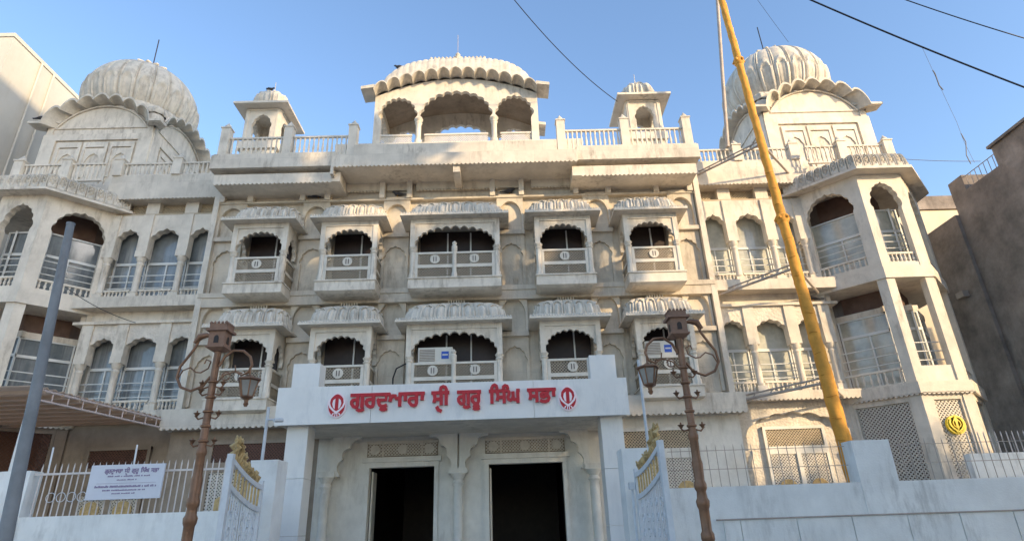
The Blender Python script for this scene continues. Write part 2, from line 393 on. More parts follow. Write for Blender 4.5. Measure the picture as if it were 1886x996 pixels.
# ---- niche bays of the upper floors
def niche_bay(cx, w, zb, tall):
    x0, x1 = cx - w / 2, cx + w / 2
    mb = MB()
    a = round_arch(cx, w - .16, zb + 2.9, zb + 3.5)
    mb.prism(notch(x0, x1, zb + 2.24, zb + 3.66 - (0 if tall else .12), [(cx - w / 2 + .08, zb + 2.24)] + a + [(cx + w / 2 - .08, zb + 2.24)]), 19.98, 20.16)
    nb = mb.build('wall_niche', TANW, G)
    s2 = MB(); s2.box(x0 - .02, x1 + .02, 19.9, 20.16, zb + 2.08, zb + 2.24); s2.build('niche_sill', TANW, nb)
    p = MB(); p.prism(notch(x0, x1, zb, zb + 2.08, cusp(cx, w - .22, zb + 1.1, zb + 1.75, 7, .22)), 20.04, 20.16)
    p.build('cusped_panel', TANW, nb)
for cx, w_ in NICHE:
    niche_bay(cx, w_, 9.5, True); niche_bay(cx, w_, 5.55, False)
st = MB()
for z0, z1, y in ((8.98, 9.5, 19.86), (9.32, 9.5, 19.82), (12.98 + .17, 13.22, 19.93)): st.box(-9.2, 9.2, y, 20.15, z0, z1)
st.build('string_course', TANW, G)
# frieze under the eaves: pilasters and recessed panels
for x in (-8.98, -7.91, -5.94, -5.0, -2.92, -1.88, 1.3, 2.41, 4.5, 5.75, 7.6, 8.9):
    MB().box(x - .1, x + .1, 19.86, 20.15, 13.22, 13.98).build('frieze_pilaster', MARBLE, G)
fr = MB()
for cx, w_ in NICHE: fr.box(cx - .42, cx + .42, 19.97, 20.15, 13.22, 13.3); fr.box(cx - .42, cx + .42, 20.0, 20.15, 13.62, 13.98)
for cx, w_ in BAYS: scallops(fr, cx - w_ / 2, cx + w_ / 2, 13.6, 19.95, 20.0, .13, .06); fr.box(cx - w_ / 2, cx + w_ / 2, 19.95, 20.14, 13.6, 13.98)
fr.build('frieze', TANW, G)
# corner piers with framed vine panels
for s in (-1, 1):
    mb = MB(mirror(s)); mb.box(9.05, 9.25, 19.85, 20.75, 5.2, 13.9); mb.build('corner_pier', MARBLE, G)

# ---- jharokha balconies
khx = []
def balcony(cx, w, zb, label):
    yf = 19.05; h = w / 2
    mb = MB(); mb.frus((cx - h * .88, cx + h * .88, 19.12, 20.14), zb - .42, (cx - h - .02, cx + h + .02, 18.98, 20.14), zb - .36); mb.box(cx - h - .02, cx + h + .02, 18.98, 20.14, zb - .36, zb - .02); mb.box(cx - h - .05, cx + h + .05, 18.94, 20.14, zb - .02, zb + .03)
    B = mb.build('balcony', MARBLE, G, label=label)
    dd = MB(); dd.box(cx - h + .22, cx + h - .22, 20.05, 20.13, zb, zb + 2.28); dd.build('dark_room_sheet', DARK, B)  # dark sheet in place of the unlit room behind the balcony
    ml = MB()
    for x in ([cx - .35, cx + .5] if w > 3 else [cx + .22]): ml.box(x - .025, x + .025, 20.0, 20.05, zb, zb + 2.2)
    ml.build('door_mullion', FRAMEW, B)
    # posts
    for x in (cx - h + .11, cx + h - .11):
        p = MB(); p.lathe([(.13, zb + .03), (.13, zb + .2), (.1, zb + .26), (.1, zb + 1.02), (.14, zb + 1.08), (.1, zb + 1.12), (.155, zb + 1.22)], (x, 19.14, 0), 8, PI / 8)
        p.build('post', MARBLE, B, smooth=25)
    a = MB(); a.prism(notch(cx - h, cx + h, zb + 1.2, zb + 2.3, cusp(cx, w - .46, zb + 1.22, zb + 1.98, 11 if w < 3 else 13, .34, .62)), 19.06, 19.2)
    a.box(cx - h, cx + h, 19.02, 19.055, zb + 2.12, zb + 2.3); a.box(cx - h, cx - h + .17, 19.02, 19.055, zb + 1.22, zb + 2.12); a.box(cx + h - .17, cx + h, 19.02, 19.055, zb + 1.22, zb + 2.12)
    a.build('arch_panel', MARBLE, B)
    for sx in (-1, 1):
        xs = cx + sx * h
        xf = (lambda p, xs=xs, sx=sx: (xs - sx * p[1], 19.2 + p[0], p[2]))
        q = MB(xf); q.prism(notch(0, .92, zb + 1.2, zb + 2.3, cusp(.44, .6, zb + 1.22, zb + 1.9, 7, .3, .7)), .01, .13); q.build('side_arch', MARBLE, B)
        q = MB(xf); q.box(0, .92, .02, .1, zb + .94, zb + 1.01); q.box(0, .92, .02, .1, zb + .44, zb + .54); q.box(0, .06, .02, .1, zb + .03, zb + .94); q.build('side_rail', LATT, B)
        for z0, z1 in ((.05, .44), (.54, .94)): lattice(MB(xf), .06, .9, zb + z0, zb + z1, .05, .1, .022).build('side_lattice', LATF, B)
    # front railing
    r = MB(); x0, x1 = cx - h + .24, cx + h - .24
    r.box(x0 - .05, x1 + .05, 19.06, 19.17, zb + .94, zb + 1.01); r.box(x0, x1, 19.07, 19.16, zb + .42, zb + .54); r.box(x0, x1, 19.07, 19.16, zb + .03, zb + .08)
    for x in (x0, x1): r.box(x - .05, x + .05, 19.072, 19.158, zb + .03, zb + .94)
    r.build('railing', LATT, B)
    segs = [(x0 + .05, x1 - .05)]
    if w > 3:
        c = MB(); c.lathe([(.1, zb + .03), (.1, zb + .2), (.075, zb + .25), (.075, zb + 1.0), (.1, zb + 1.05), (.1, zb + 1.24), (.06, zb + 1.28), (.09, zb + 1.36), (.01, zb + 1.44)], (cx - .02, 19.1, 0), 8).build('newel_post', LATT, B, smooth=30)
        segs = [(x0 + .05, cx - .1), (cx + .06, x1 - .05)]
    for s0, s1 in segs:
        for z0, z1 in ((.08, .42), (.54, .94)):
            lattice(MB(), s0, s1, zb + z0, zb + z1, 19.1, .1, .022).build('lattice', LATF, B)
        mx = (s0 + s1) / 2; mz = zb + .74
        md = MB(); md.lathe([(.17, 0), (.17, .03), (.13, .045), (.13, .02), (.0015, .02)], (mx, 19.055, mz), 16, axis='y'); md.build('medallion', LATT, B, smooth=30)
        kd = MB(); kd.box(mx - .055, mx - .03, 19.045, 19.075, mz - .09, mz + .09); kd.box(mx + .03, mx + .055, 19.046, 19.075, mz - .09, mz + .09); kd.build('medallion_mark', DARK, B)
    # eave
    e = MB(); E = .34; zt = zb + 2.3
    e.frus((cx - h - E, cx + h + E, 18.68, 20.14), zt, (cx - h - E, cx + h + E, 18.68, 20.14), zt + .07)
    e.frus((cx - h - E + .01, cx + h + E - .01, 18.69, 20.14), zt + .07, (cx - h - .02, cx + h + .02, 19.0, 20.14), zt + .25)
    E_ = e.build('eave', MARBLE, B)
    n = int((w + 2 * E) / .09); t = MB()
    for k in range(n): x = cx - h - E + (k + .5) * (w + 2 * E) / n; t.lathe([(.035, 0), (.04, .03), (.02, .07)], (x, 18.72, zt + .07), 5)
    t.build('eave_fringe', ROOFM, E_)
    R_ = ribbed_dome(h + .14, 1.2, .86, cx, 20.12, zt + .12, 11, full=False, ridge=.62, amp=.11, petals=.52, pw=4.2, per=14, nv=32, zp=.9, kp=.8).build('ribbed_roof', ROOFM, B, smooth=50, fix=False)
    f = MB(); n = 7
    for k in range(n):
        x = cx + (k - 3) * .09; f.lathe([(.025, 0), (.04, .03), (.02, .06), (.035, .09), (.008, .13)], (x, 19.75, zt + .97), 6)
    f.box(cx - .32, cx + .32, 19.72, 19.78, zt + .88, zt + .98)
    f.build('finial_row', ROOFM, R_, smooth=60)
ORD = {0: 'second'}
for zb, fl in ((9.5, 'upper'), (5.55, 'lower')):
    for cx, w_ in BAYS:
        balcony(cx, w_, zb, None)

# ---- cornice, parapets and roof of the central block
for s in (-1, 1):
    xf = mirror(s)
    mb = MB(xf); mb.box(4.5, 9.1, 18.8, 20.2, 14.02, 14.6); mb.box(4.5, 9.05, 18.84, 19.4, 14.6, 14.66); mb.build('parapet', CLAD, G)
    mb = MB(xf); mb.box(4.3, 8.95, 18.98, 20.14, 13.45, 13.85); scallops(mb, 4.6, 8.95, 13.46, 18.97, 19.02); mb.box(4.4, 9.05, 19.4, 20.14, 13.85, 14.02); mb.build('eave_band', MARBLE, G)
    posts(G, xf, (4.0, 6.47, 8.88), 19.2, 14.6, 16.0)
    rail_bay(G, xf, 4.18, 6.29, 19.2, 14.72, 15.62, 12); rail_bay(G, xf, 6.65, 8.7, 19.2, 14.72, 15.62, 11)
mb = MB(); mb.box(-4.6, 4.5, 18.7, 20.14, 13.92, 14.42); scallops(mb, -4.6, 4.5, 13.93, 18.69, 18.76); mb.box(-4.6, -4.5, 18.7, 19.5, 13.6, 13.92); mb.build('cornice', CLAD, G)
mb = MB(); mb.box(-3.88, 3.68, 18.95, 19.3, 14.42, 15.02); mb.build('parapet', CLAD, G)
MB().box(-.12, .14, 18.8, 20.1, 13.62, 13.92).build('cornice_beam', MARBLE, G)
MB().box(-9.1, 9.1, 19.4, 34, 14.0, 14.55).build('roof_slab', MARBLE, G)
MB().box(-5, 5, 20.2, 24, 14.55, 15.95).build('pavilion_plinth', MARBLE, G)

# ---- roof pavilion (curved bangla roof)
KC = -.15
def kiosk():
    hw = 3.42; y0, y1 = 20.4, 22.9
    def top(x): return 18.45 + .85 * (1 - (abs(x) / hw) ** 2.0)
    K = MB(); K.box(KC - hw, KC + hw, y0, y1, 15.95, 16.06); k = K.build('roof_pavilion', MARBLE, G)
    bays = [(-hw + .14, -1.72), (-1.42, 1.42), (1.72, hw - .14)]
    for y, nm in ((y0, 0), (y1 - .18, 1)):
        for i, (a, b) in enumerate(((-hw, -1.57), (-1.57, 1.57), (1.57, hw))):
            cx = (a + b) / 2 + KC; wd = b - a
            tp = [(KC + a + wd * t / 10, top(a + wd * t / 10)) for t in range(11)]
            aw = wd - .32 - (.1 if i != 1 else 0)
            ap = 18.66 if i == 1 else 18.38
            MB().prism(notch(KC + a, KC + b, 17.25, 0, cusp(cx + (0 if i == 1 else (.06 if i == 0 else -.06)), aw, 17.3, ap, 9 if i != 1 else 11, .3, .75), tp), y, y + .18).build('pavilion_arch', MARBLE, k)
        for x in (-1.57, 1.57):
            MB().lathe([(.15, 16.06), (.15, 16.25), (.11, 16.32), (.115, 17.0), (.16, 17.08), (.12, 17.14), (.19, 17.26)], (KC + x, y + .09, 0), 10).build('column', MARBLE, k, smooth=35)
        for x in (-hw + .15, hw - .15):
            MB().box(KC + x - .15, KC + x + .15, y + .002, y + .178, 16.06, 17.25).build('corner_pier', MARBLE, k)
        rl = MB()
        for a, b in bays:
            rl.box(KC + a + .1, KC + b - .1, y + .05, y + .13, 16.46, 16.54); rl.box(KC + a + .1, KC + b - .1, y + .05, y + .13, 16.06, 16.1)
        R = rl.build('railing', LATT, k)
        for a, b in bays: lattice(MB(), KC + a + .12, KC + b - .12, 16.1, 16.46, y + .08, .1, .03).build('lattice', LATT, k)
    for s in (-1, 1):
        xs = KC + s * hw
        xf = (lambda p, xs=xs, s=s: (xs - s * p[1], y0 + .18 + p[0], p[2]))
        MB(xf).prism(notch(0, y1 - y0 - .36, 16.06, 18.45, [(.35, 16.06)] + cusp(1.07, 1.44, 17.3, 18.1, 9, .3, .75) + [(1.79, 16.06)]), 0, .18).build('side_arch', MARBLE, k)
    # ceiling vault, brown inside
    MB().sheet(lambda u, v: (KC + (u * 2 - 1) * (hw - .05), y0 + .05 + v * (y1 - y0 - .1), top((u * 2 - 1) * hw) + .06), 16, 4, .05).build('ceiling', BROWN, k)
    # scalloped curved eave front and back, flat slabs at the ends
    n = 13
    for yy, yo in ((y0, -.55), (y1, .55)):
        def fn(u, v, yy=yy, yo=yo):
            x = (u * 2 - 1) * (hw - .02); ph = (u * n) % 1 if u < 1 else 0
            z = top(x) + .05 + (.12 + .12 * v) * abs(math.sin(PI * ph)) ** .7 - .04 * v
            return (KC + x * (1 + .0 * v), yy + yo * v - (.0), z)
        MB().sheet(fn, n * 8, 3, .06).build('scalloped_eave', DOMEM, k, smooth=50)
    for s in (-1, 1):
        x0 = KC + s * (hw - .05); x1 = KC + s * (hw + .5)
        for ya, yb in ((y0 - .55, y0 + .35), (y1 - .35, y1 + .55)):
            mb = MB(); mb.add([(x0, ya, 18.5), (x1, ya, 18.42), (x1, yb, 18.42), (x0, yb, 18.5), (x0, ya, 18.66), (x1, ya, 18.56), (x1, yb, 18.56), (x0, yb, 18.66)], [(0, 3, 2, 1), (4, 5, 6, 7), (0, 1, 5, 4), (1, 2, 6, 5), (2, 3, 7, 6), (3, 0, 4, 7)])
            mb.build('end_eave', DOMEM, k)
    rz = lambda x: top(x)
    yc = (y0 + y1) / 2
    N = 26
    def fr(u, v):
        x = (u * 2 - 1); t = v * 2 - 1
        am = .05 * abs(math.sin(PI * u * N)) ** .6
        prof = (1 - abs(x) ** 3.6) ** .42 if abs(x) < 1 else 0
        base = top(x * hw) + .1; hi = 18.35 + (2.68 + am) * prof
        z = base + max(.02, hi - base) * max(0, 1 - abs(t) ** 2.6) ** .42
        return (KC + x * (hw - .02), yc + t * 1.32, z + am * .5)
    rf = MB().grid(fr, N * 6, 16).build('bangla_roof', DOMEM, k, smooth=55, fix=False)
    f = MB()
    for q in range(15): f.lathe([(.05, 0), (.08, .05), (.04, .1), (.07, .15), (.01, .22)], (KC + (q - 7) * .17, yc - .6, 20.92), 6)
    f.box(KC - 1.3, KC + 1.3, yc - .66, yc - .54, 20.7, 20.94)
    f.lathe([(.12, 20.9), (.2, 21.03), (.08, 21.15), (.12, 21.23), (.02, 21.37)], (KC, yc - .6, 0), 8)
    f.build('ridge_finials', DOMEM, rf, smooth=50)
    MB().tube([(KC, yc - .6, 21.33), (KC, yc - .6, 22.4)], .012, 5).build('spire_rod', STEEL, rf)
kiosk()

# ---- small corner chhatris on the roof
def chhatri(cx):
    y0 = 21.2; hw = .74; z0, z1 = 16.6, 18.62
    cy = y0 + hw
    mb = MB(); mb.box(cx - hw - .12, cx + hw + .12, y0 - .12, y0 + 2 * hw + .12, 16.5, 16.85); mb.box(cx - hw, cx + hw, y0, y0 + 2 * hw, 14.55, 16.5)
    c = mb.build('roof_chhatri', MARBLE, G)
    for p0, p1 in (((cx - hw, y0), (cx + hw, y0)), ((cx + hw, y0), (cx + hw, y0 + 2 * hw)), ((cx + hw, y0 + 2 * hw), (cx - hw, y0 + 2 * hw)), ((cx - hw, y0 + 2 * hw), (cx - hw, y0))):
        xf, l = face_xf(p0, p1)
        q = MB(xf); q.prism(notch(.005, l - .005, 16.85, z1, [(.36, 16.85)] + cusp(l / 2, l - .72, 17.6, 18.3, 7, .2) + [(l - .36, 16.85)]), 0, .16)
        q.box(.06, l - .06, -.03, 0, 18.5, 18.58); q.box(.06, .14, -.03, 0, 16.85, 18.5); q.box(l - .14, l - .06, -.03, 0, 16.85, 18.5)
        q.build('chhatri_arch', MARBLE, c)
    e = MB(); e.frus((cx - hw - .42, cx + hw + .42, y0 - .42, y0 + 2 * hw + .42), z1 - .02, (cx - hw - .42, cx + hw + .42, y0 - .42, y0 + 2 * hw + .42), z1 + .08)
    e.frus((cx - hw - .41, cx + hw + .41, y0 - .41, y0 + 2 * hw + .41), z1 + .08, (cx - hw, cx + hw, y0, y0 + 2 * hw), z1 + .3); e.build('chhatri_eave', MARBLE, c)
    d = ribbed_dome(.70, .70, 1.1, cx, cy, z1 + .22, 10, True, 0, .10, .6, 2.3, 14, .25, 1.0, 8).build('chhatri_dome', DOMEM, c, smooth=50, fix=False)
    MB().lathe([(.15, 0), (.18, .05), (.06, .12), (.1, .2), (.015, .32), (.012, .75)], (cx, cy, z1 + 1.3), 8).build('finial', DOMEM, d, smooth=40)
chhatri(-8.58); chhatri(7.95)

# ---- wings
def window(parent, xf, x0, x1, z0, z1, y, tz=None, mull=1, bars=(), glass=GLASS, by=None):
    f = MB(xf); t = .05
    f.box(x0, x0 + t, y - .03, y + .03, z0, z1); f.box(x1 - t, x1, y - .03, y + .03, z0, z1); f.box(x0, x1, y - .031, y + .031, z0, z0 + .08); f.box(x0, x1, y - .031, y + .031, z1 - t, z1)
    if tz: f.box(x0, x1, y - .035, y + .035, tz - .05, tz + .05)
    top = tz or z1
    for k in range(mull):
        x = x0 + (k + 1) * (x1 - x0) / (mull + 1); f.box(x - .025, x + .025, y - .028, y + .028, z0, top)
    W_ = f.build('window', FRAMEW, parent)
    for k in range(mull + 1):
        a = x0 + k * (x1 - x0) / (mull + 1); b = x0 + (k + 1) * (x1 - x0) / (mull + 1)
        MB(xf).box(a + .02, b - .02, y + .01 + .004 * k, y + .02 + .004 * k, z0, top).build('pane', glass, W_)
    if tz: MB(xf).box(x0 + .02, x1 - .02, y + .012, y + .022, tz, z1).build('pane', glass, W_)
    for z in bars:
        MB(xf).tube([(x0 - .05, (by or y - .12), z), (x1 + .05, (by or y - .12), z)], .02, 6).build('guard_bar', FRAMEW, W_, smooth=60)
    return W_
def jali_window(parent, xf, x0, x1, z0, z1, y, tz0, tz1, emblem=GOLD, fm=None, tm=None):
    f = MB(xf)
    f.box(x0 - .1, x0, y - .1, y, z0, tz1 + .1); f.box(x1, x1 + .1, y - .1, y, z0, tz1 + .1); f.box(x0 - .1, x1 + .1, y - .102, y, tz1, tz1 + .1); f.box(x0, x1, y - .1, y, z1, tz0)
    c = (x0 + x1) / 2; f.box(c - .08, c + .08, y - .11, y, z0, z1)
    J = f.build('jali_window', fm or GFM, parent)
    MB(xf).box(x0, x1, y - .02, y - .005, z0, tz1).build('dark_backing', DARK, J)  # dark sheet gives the lattice gaps the look of an unlit room
    lattice(MB(xf), x0, x1, tz0, tz1, y - .06, .1, .03).build('transom_lattice', tm or TAN, J)
    for a, b in ((x0, c - .08), (c + .08, x1)):
        lattice(MB(xf), a, b, z0, z1, y - .07, .1, .032).build('lattice', LATT, J)
        e = MB(xf); m_ = (a + b) / 2; r = min(.3, (b - a) * .4)
        e.lathe([(r, 0), (r, .03), (r * .8, .04), (r * .75, .025), (.004, .03)], (m_, y - .11, 2.42), 16, axis='y'); e.prism([(m_ - .04, 2.17), (m_ + .04, 2.17), (m_ + .05, 2.57), (m_, 2.72), (m_ - .05, 2.57)], y - .12, y - .1)
        e.build('round_emblem', emblem, J)
    return J
WC = (9.2, 10.42, 11.92, 13.17)
def wing(s):
    xf = mirror(s)
    MB(xf).box(9.15, 13.9, 21.05, 21.5, .1, 14.2).build('wing_wall', CLAD, G)
    mb = MB(xf); mb.box(9.26, 13.6, 20.2, 20.9, 14.3, 14.7); mb.box(9.26, 13.6, 20.14, 21.05, 13.62, 14.3); scallops(mb, 9.26, 13.4, 13.63, 20.13, 20.2, .15, .05); mb.build('wing_parapet', CLAD, G)
    # upper frieze lattice between short piers
    for x in WC[1:]: MB(xf).box(x - .25, x + .25, 20.5, 21.05, 13.1, 13.62).build('frieze_pier', MARBLE, G)
    q = MB(xf); q.box(9.2, 13.5, 20.44, 20.7, 13.02, 13.1); q.build('string_moulding', TAN, G)
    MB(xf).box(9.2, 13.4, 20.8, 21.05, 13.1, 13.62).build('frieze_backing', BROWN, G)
    for a, b in zip(WC[:-1], WC[1:]): lattice(MB(xf), a + .25, b - .25, 13.1, 13.62, 20.72, .11, .04).build('frieze_lattice', TAN, G)
    for zs, zt, carve in ((9.55, 13.02, MARBLE), (5.5, 8.62, CARVED)):
        top = zt
        for k in range(3):
            a, b = WC[k], WC[k + 1]; c = (a + b) / 2; ow = b - a - .26
            pl = MB(xf); pl.prism(notch(a + .005, b - .005, zs + 1.7, top, cusp(c, ow, zs + 1.9, zs + (2.88 if zs > 9 else 2.62), 7, .24, .9)), 20.42, 20.72)
            pl.build('window_arch', carve, G)
            window(G, xf, a + .02, b - .02, zs + .02, top, 20.92, zs + 1.62, 1, (zs + .55, zs + .8, zs + 1.05), GLASS if s < 0 else CURT, by=20.66)
            rail_bay(G, xf, a + .16, b - .16, 20.5, zs + .02, zs + .42, 7, .1)
        for x in WC[1:]:
            cl = MB(xf); cl.box(x - .16, x + .16, 20.36, 20.66, zs, zs + .25); cl.lathe([(.13, zs + .25), (.15, zs + .32), (.115, zs + .38), (.115, zs + 1.35), (.14, zs + 1.42), (.11, zs + 1.5), (.16, zs + 1.6), (.18, zs + 1.72)], (x, 20.5, 0), 12); cl.box(x - .2, x + .2, 20.34, 20.7, zs + 1.7, zs + 1.95)
            cl.build('wing_column', MARBLE, G, smooth=30)
            MB(xf).box(x - .2, x + .2, 20.36, 20.7, zs + 1.95, top).build('wing_pilaster', MARBLE, G)
    mb = MB(xf); mb.box(9.2, 13.7, 19.95, 21.05, 9.12, 9.52); mb.build('wing_ledge', CLAD, G)
    mb = MB(xf); mb.box(9.2, 13.7, 20.3, 20.9, 8.62, 8.72); mb.build('string_moulding', MARBLE, G)
    MB(xf).box(9.2, 13.6, 20.5, 21.05, 8.72, 9.12).build('frieze_panel', MARBLE, G)
    mb = MB(xf); mb.box(9.2, 13.7, 20.0, 21.05, 5.2, 5.48); scallops(mb, 9.2, 13.6, 5.21, 19.99, 20.05, .15, .05); mb.build('wing_ledge', CLAD, G)
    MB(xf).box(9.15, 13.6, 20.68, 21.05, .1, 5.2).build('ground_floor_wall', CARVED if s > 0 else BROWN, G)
    if s > 0:
        MB(xf).prism(notch(9.3, 13.3, 3.6, 5.2, cusp(11.3, 3.6, 3.62, 4.85, 9, .15, .7)), 20.45, 20.68).build('blind_arch', CARVED, G)
        for x in (9.45, 13.12):
            MB(xf).lathe([(.18, .2), (.18, .6), (.13, .7), (.13, 2.9), (.18, 3.0), (.13, 3.1), (.24, 3.45), (.26, 3.6)], (x, 20.5, 0), 10).build('blind_arch_column', CARVED, G, smooth=35)
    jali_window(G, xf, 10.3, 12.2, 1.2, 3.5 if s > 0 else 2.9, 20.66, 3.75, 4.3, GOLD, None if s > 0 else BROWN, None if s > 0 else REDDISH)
    # roof railing
    posts(G, xf, (11.15, 13.45), 20.3, 14.7, 15.42, .34)
    for a, b, n in ((9.25, 10.98, 10), (11.32, 13.28, 11)): rail_bay(G, xf, a, b, 20.3, 14.72, 15.32, n)
    MB(xf).box(9.15, 18, 20.9, 36, 14.2, 14.8).build('roof_slab', MARBLE, G)
wing(-1); wing(1)
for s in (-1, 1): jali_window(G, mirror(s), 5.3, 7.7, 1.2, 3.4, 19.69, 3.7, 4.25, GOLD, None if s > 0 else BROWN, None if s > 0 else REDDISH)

# ---- ground floor canopy of the central block
for x0, x1 in ((-9.3, -4.3), (4.3, 9.3)):
    mb = MB(); mb.box(x0, x1, 19.2, 20.13, 4.72, 5.33); scallops(mb, x0, x1, 4.73, 19.19, 19.26, .18, .06); mb.build('scalloped_canopy', CLAD, G)

# ---- corner towers
def offset_poly(P, d):
    n = len(P); out = []
    for i in range(n):
        p, q, r = Vector(P[i - 1]), Vector(P[i]), Vector(P[(i + 1) % n])
        e1 = (q - p).normalized(); e2 = (r - q).normalized(); n1 = Vector((e1.y, -e1.x)); n2 = Vector((e2.y, -e2.x))
        b = (n1 + n2); b = b / max(b.length_squared, 1e-6) * 2
        out.append(tuple(q + b * d))
    return out
def tower(s):
    P = [(13.1, 20.6), (14.75, 18.9), (16.4, 18.9), (18.05, 20.6)]
    if s < 0: P = [(-x, y) for x, y in P][::-1]
    poly = P + [(P[3][0], 23.2), (P[0][0], 23.2)]
    core = offset_poly(poly, -1.2)
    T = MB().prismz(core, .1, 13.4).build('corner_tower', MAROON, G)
    for z0, z1, d, sc in ((9.0, 9.42, .06, 0), (5.05, 5.42, .1, 1)):
        mb = MB().prismz(offset_poly(poly, d), z0, z1); 
        mb.build('floor_band', MARBLE, T)
        if sc:
            for i in range(3):
                xf, l = face_xf(P[i], P[i + 1]); scallops(MB(xf), 0, l, z0 + .01, -.1, -.04, .15, .06).build('band_fringe', MARBLE, T)
    for i in range(3):
        xf, l = face_xf(P[i], P[i + 1]); front = i == 1; ins = (i == 0 and s > 0) or (i == 2 and s < 0)
        # upper floor arch
        ow = l - .62 if front else l - .8
        MB(xf).prism(notch(.003, l - .003, 9.42, 13.2, [(l / 2 - ow / 2, 9.62)] + cusp(l / 2, ow, 11.75, 12.8, 9, .2, .8) + [(l / 2 + ow / 2, 9.62)] if False else [(l / 2 - ow / 2, 9.42)] + cusp(l / 2, ow, 11.75, 12.8, 9, .2, .8) + [(l / 2 + ow / 2, 9.42)]), 0, .24).build('tower_arch', MARBLE, T)
        a, b = l / 2 - ow / 2, l / 2 + ow / 2
        MB(xf).box(a, b, .02, .24, 9.42, 9.6).build('sill', MARBLE, T)
        rail_bay(T, xf, a, b, .12, 9.6, 10.0, 7 if front else 9, .1)
        window(T, xf, a - .25, b + .25, 9.5, 12.0, .7, 11.1, 1, (10.3, 10.55, 10.8), GLASS if s < 0 else CURT, by=.4)
        # lower floor: open corner pillars, window behind
        MB(xf).box(.003, .3, 0, .3, 5.42, 9.0).build('pillar', MARBLE, T); MB(xf).box(l - .3, l - .003, 0, .3, 5.42, 9.0).build('pillar', MARBLE, T)
        window(T, xf, .25, l - .25, 5.5, 8.1, .95, 7.45, 1, (6.2, 6.5, 6.8), GLASS if s < 0 else CURT, by=.36)
        MB(xf).box(.2, l - .2, .9, 1.1, 8.1, 8.3).build('lintel', MARBLE, T)
        if front: MB(xf).box(.3, l - .3, .05, .2, 5.42, 5.95).build('sill_panel', MARBLE, T)
        else: rail_bay(T, xf, .3, l - .3, .12, 5.45, 5.98, 8, .1)
        # ground floor jali; left copy coloured dark for the shade under the awning
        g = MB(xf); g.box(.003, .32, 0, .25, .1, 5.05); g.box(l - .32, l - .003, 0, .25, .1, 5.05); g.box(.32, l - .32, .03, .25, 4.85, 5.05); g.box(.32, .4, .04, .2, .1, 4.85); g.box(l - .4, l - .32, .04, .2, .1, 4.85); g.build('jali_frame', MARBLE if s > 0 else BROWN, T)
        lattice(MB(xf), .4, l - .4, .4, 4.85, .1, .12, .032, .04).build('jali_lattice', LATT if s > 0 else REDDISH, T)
    # eave and carved ring roof
    e = MB(); o1 = offset_poly(poly, .46); o0 = offset_poly(poly, .0)
    e.prismz(o1, 13.12, 13.22); e.prismz(offset_poly(poly, .45), 13.22, 13.42, o0); e.build('tower_eave', MARBLE, T)
    # fluted ring: sweep along three faces
    r = MB(); Q0 = offset_poly(poly, .26); pts = [Q0[5]] + Q0[:4] + [Q0[4]]
    pts = Q0[:4]
    L = [0]
    for i in range(3): L.append(L[-1] + math.dist(pts[i], pts[i + 1]))
    c0 = Vector(((poly[0][0] + poly[3][0]) / 2, 21.0))
    NF = 24
    def ring(u, v):
        d = u * L[-1]; i = 0
        while i < 2 and d > L[i + 1]: i += 1
        t = (d - L[i]) / (L[i + 1] - L[i]); p = Vector(pts[i]).lerp(Vector(pts[i + 1]), min(t, 1))
        ph = (u * NF) % 1; sp = abs(math.sin(PI * ph)); am = .05 * sp ** .6
        lim = .3 + .45 * sp ** .7
        if v < lim and .06 < ph < .94:
            am += .02
            if v > lim - .1 or ph < .16 or ph > .84: am += .03
            elif .05 < v: am -= .06 if (abs(ph - .5) > .12) == (int(v * 14) % 2 == 0) else 0
        k = math.sin(v * PI / 2); rr_ = 1 - math.cos(v * PI / 2)
        q = p + (c0 - p) * (rr_ * rr_ * .4)
        dirn = (p - c0).normalized()
        return (q.x + dirn.x * am, q.y + dirn.y * am, 13.3 + k ** .8 * .68 + am * .4 * v)
    r.grid(ring, NF * 14, 20); r.build('fluted_ring_roof', DOMEM, T, smooth=50, fix=False)
    MB().prismz(offset_poly(poly, -.25), 13.42, 13.85).build('ring_core', MARBLE, T)
    # terrace railing above
    xf2 = mirror(s)
    posts(T, xf2, (15.05, 16.9), 19.75, 13.85, 15.1, .34)
    rail_bay(T, xf2, 13.65, 14.88, 19.75, 14.2, 15.0, 7); rail_bay(T, xf2, 15.22, 16.73, 19.75, 14.2, 15.0, 9)
    # ---- domed pavilion
    cx, hw, y0 = s * 15.25, 2.27, 21.0; cy = y0 + hw
    D = MB().box(cx - hw + .2, cx + hw - .2, y0 + .2, y0 + 2 * hw - .2, 14.2, 18.9).build('domed_pavilion', MARBLE, G)
    def arc(x): return 17.75 + 1.1 * max(0, 1 - (x / (hw * .82)) ** 2) ** .75 if abs(x) < hw * .82 else 17.75
    cs = [(cx - hw, y0), (cx + hw, y0), (cx + hw, y0 + 2 * hw), (cx - hw, y0 + 2 * hw)]
    for i in range(4):
        xf, l = face_xf(cs[i], cs[(i + 1) % 4])
        tp = [(.002 if t == 0 else (l - .002 if t == 24 else l * t / 24), arc(l * t / 24 - hw)) for t in range(25)]
        fwall = MB(xf); fwall.prism([(.002, 14.2)] + tp + [(l - .002, 14.2)], .05, .3); Wl = fwall.build('pavilion_wall', MARBLE, D)
        q = MB(xf); q.box(.0, l, 0, .06, 17.62, 17.68); q.prism(notch(.002, l - .002, 14.2, 17.3, [(.55, 14.2), (.55, 17.0), (l - .55, 17.0), (l - .55, 14.2)]), -.04, .06)
        q.build('raised_frame', MARBLE, Wl)
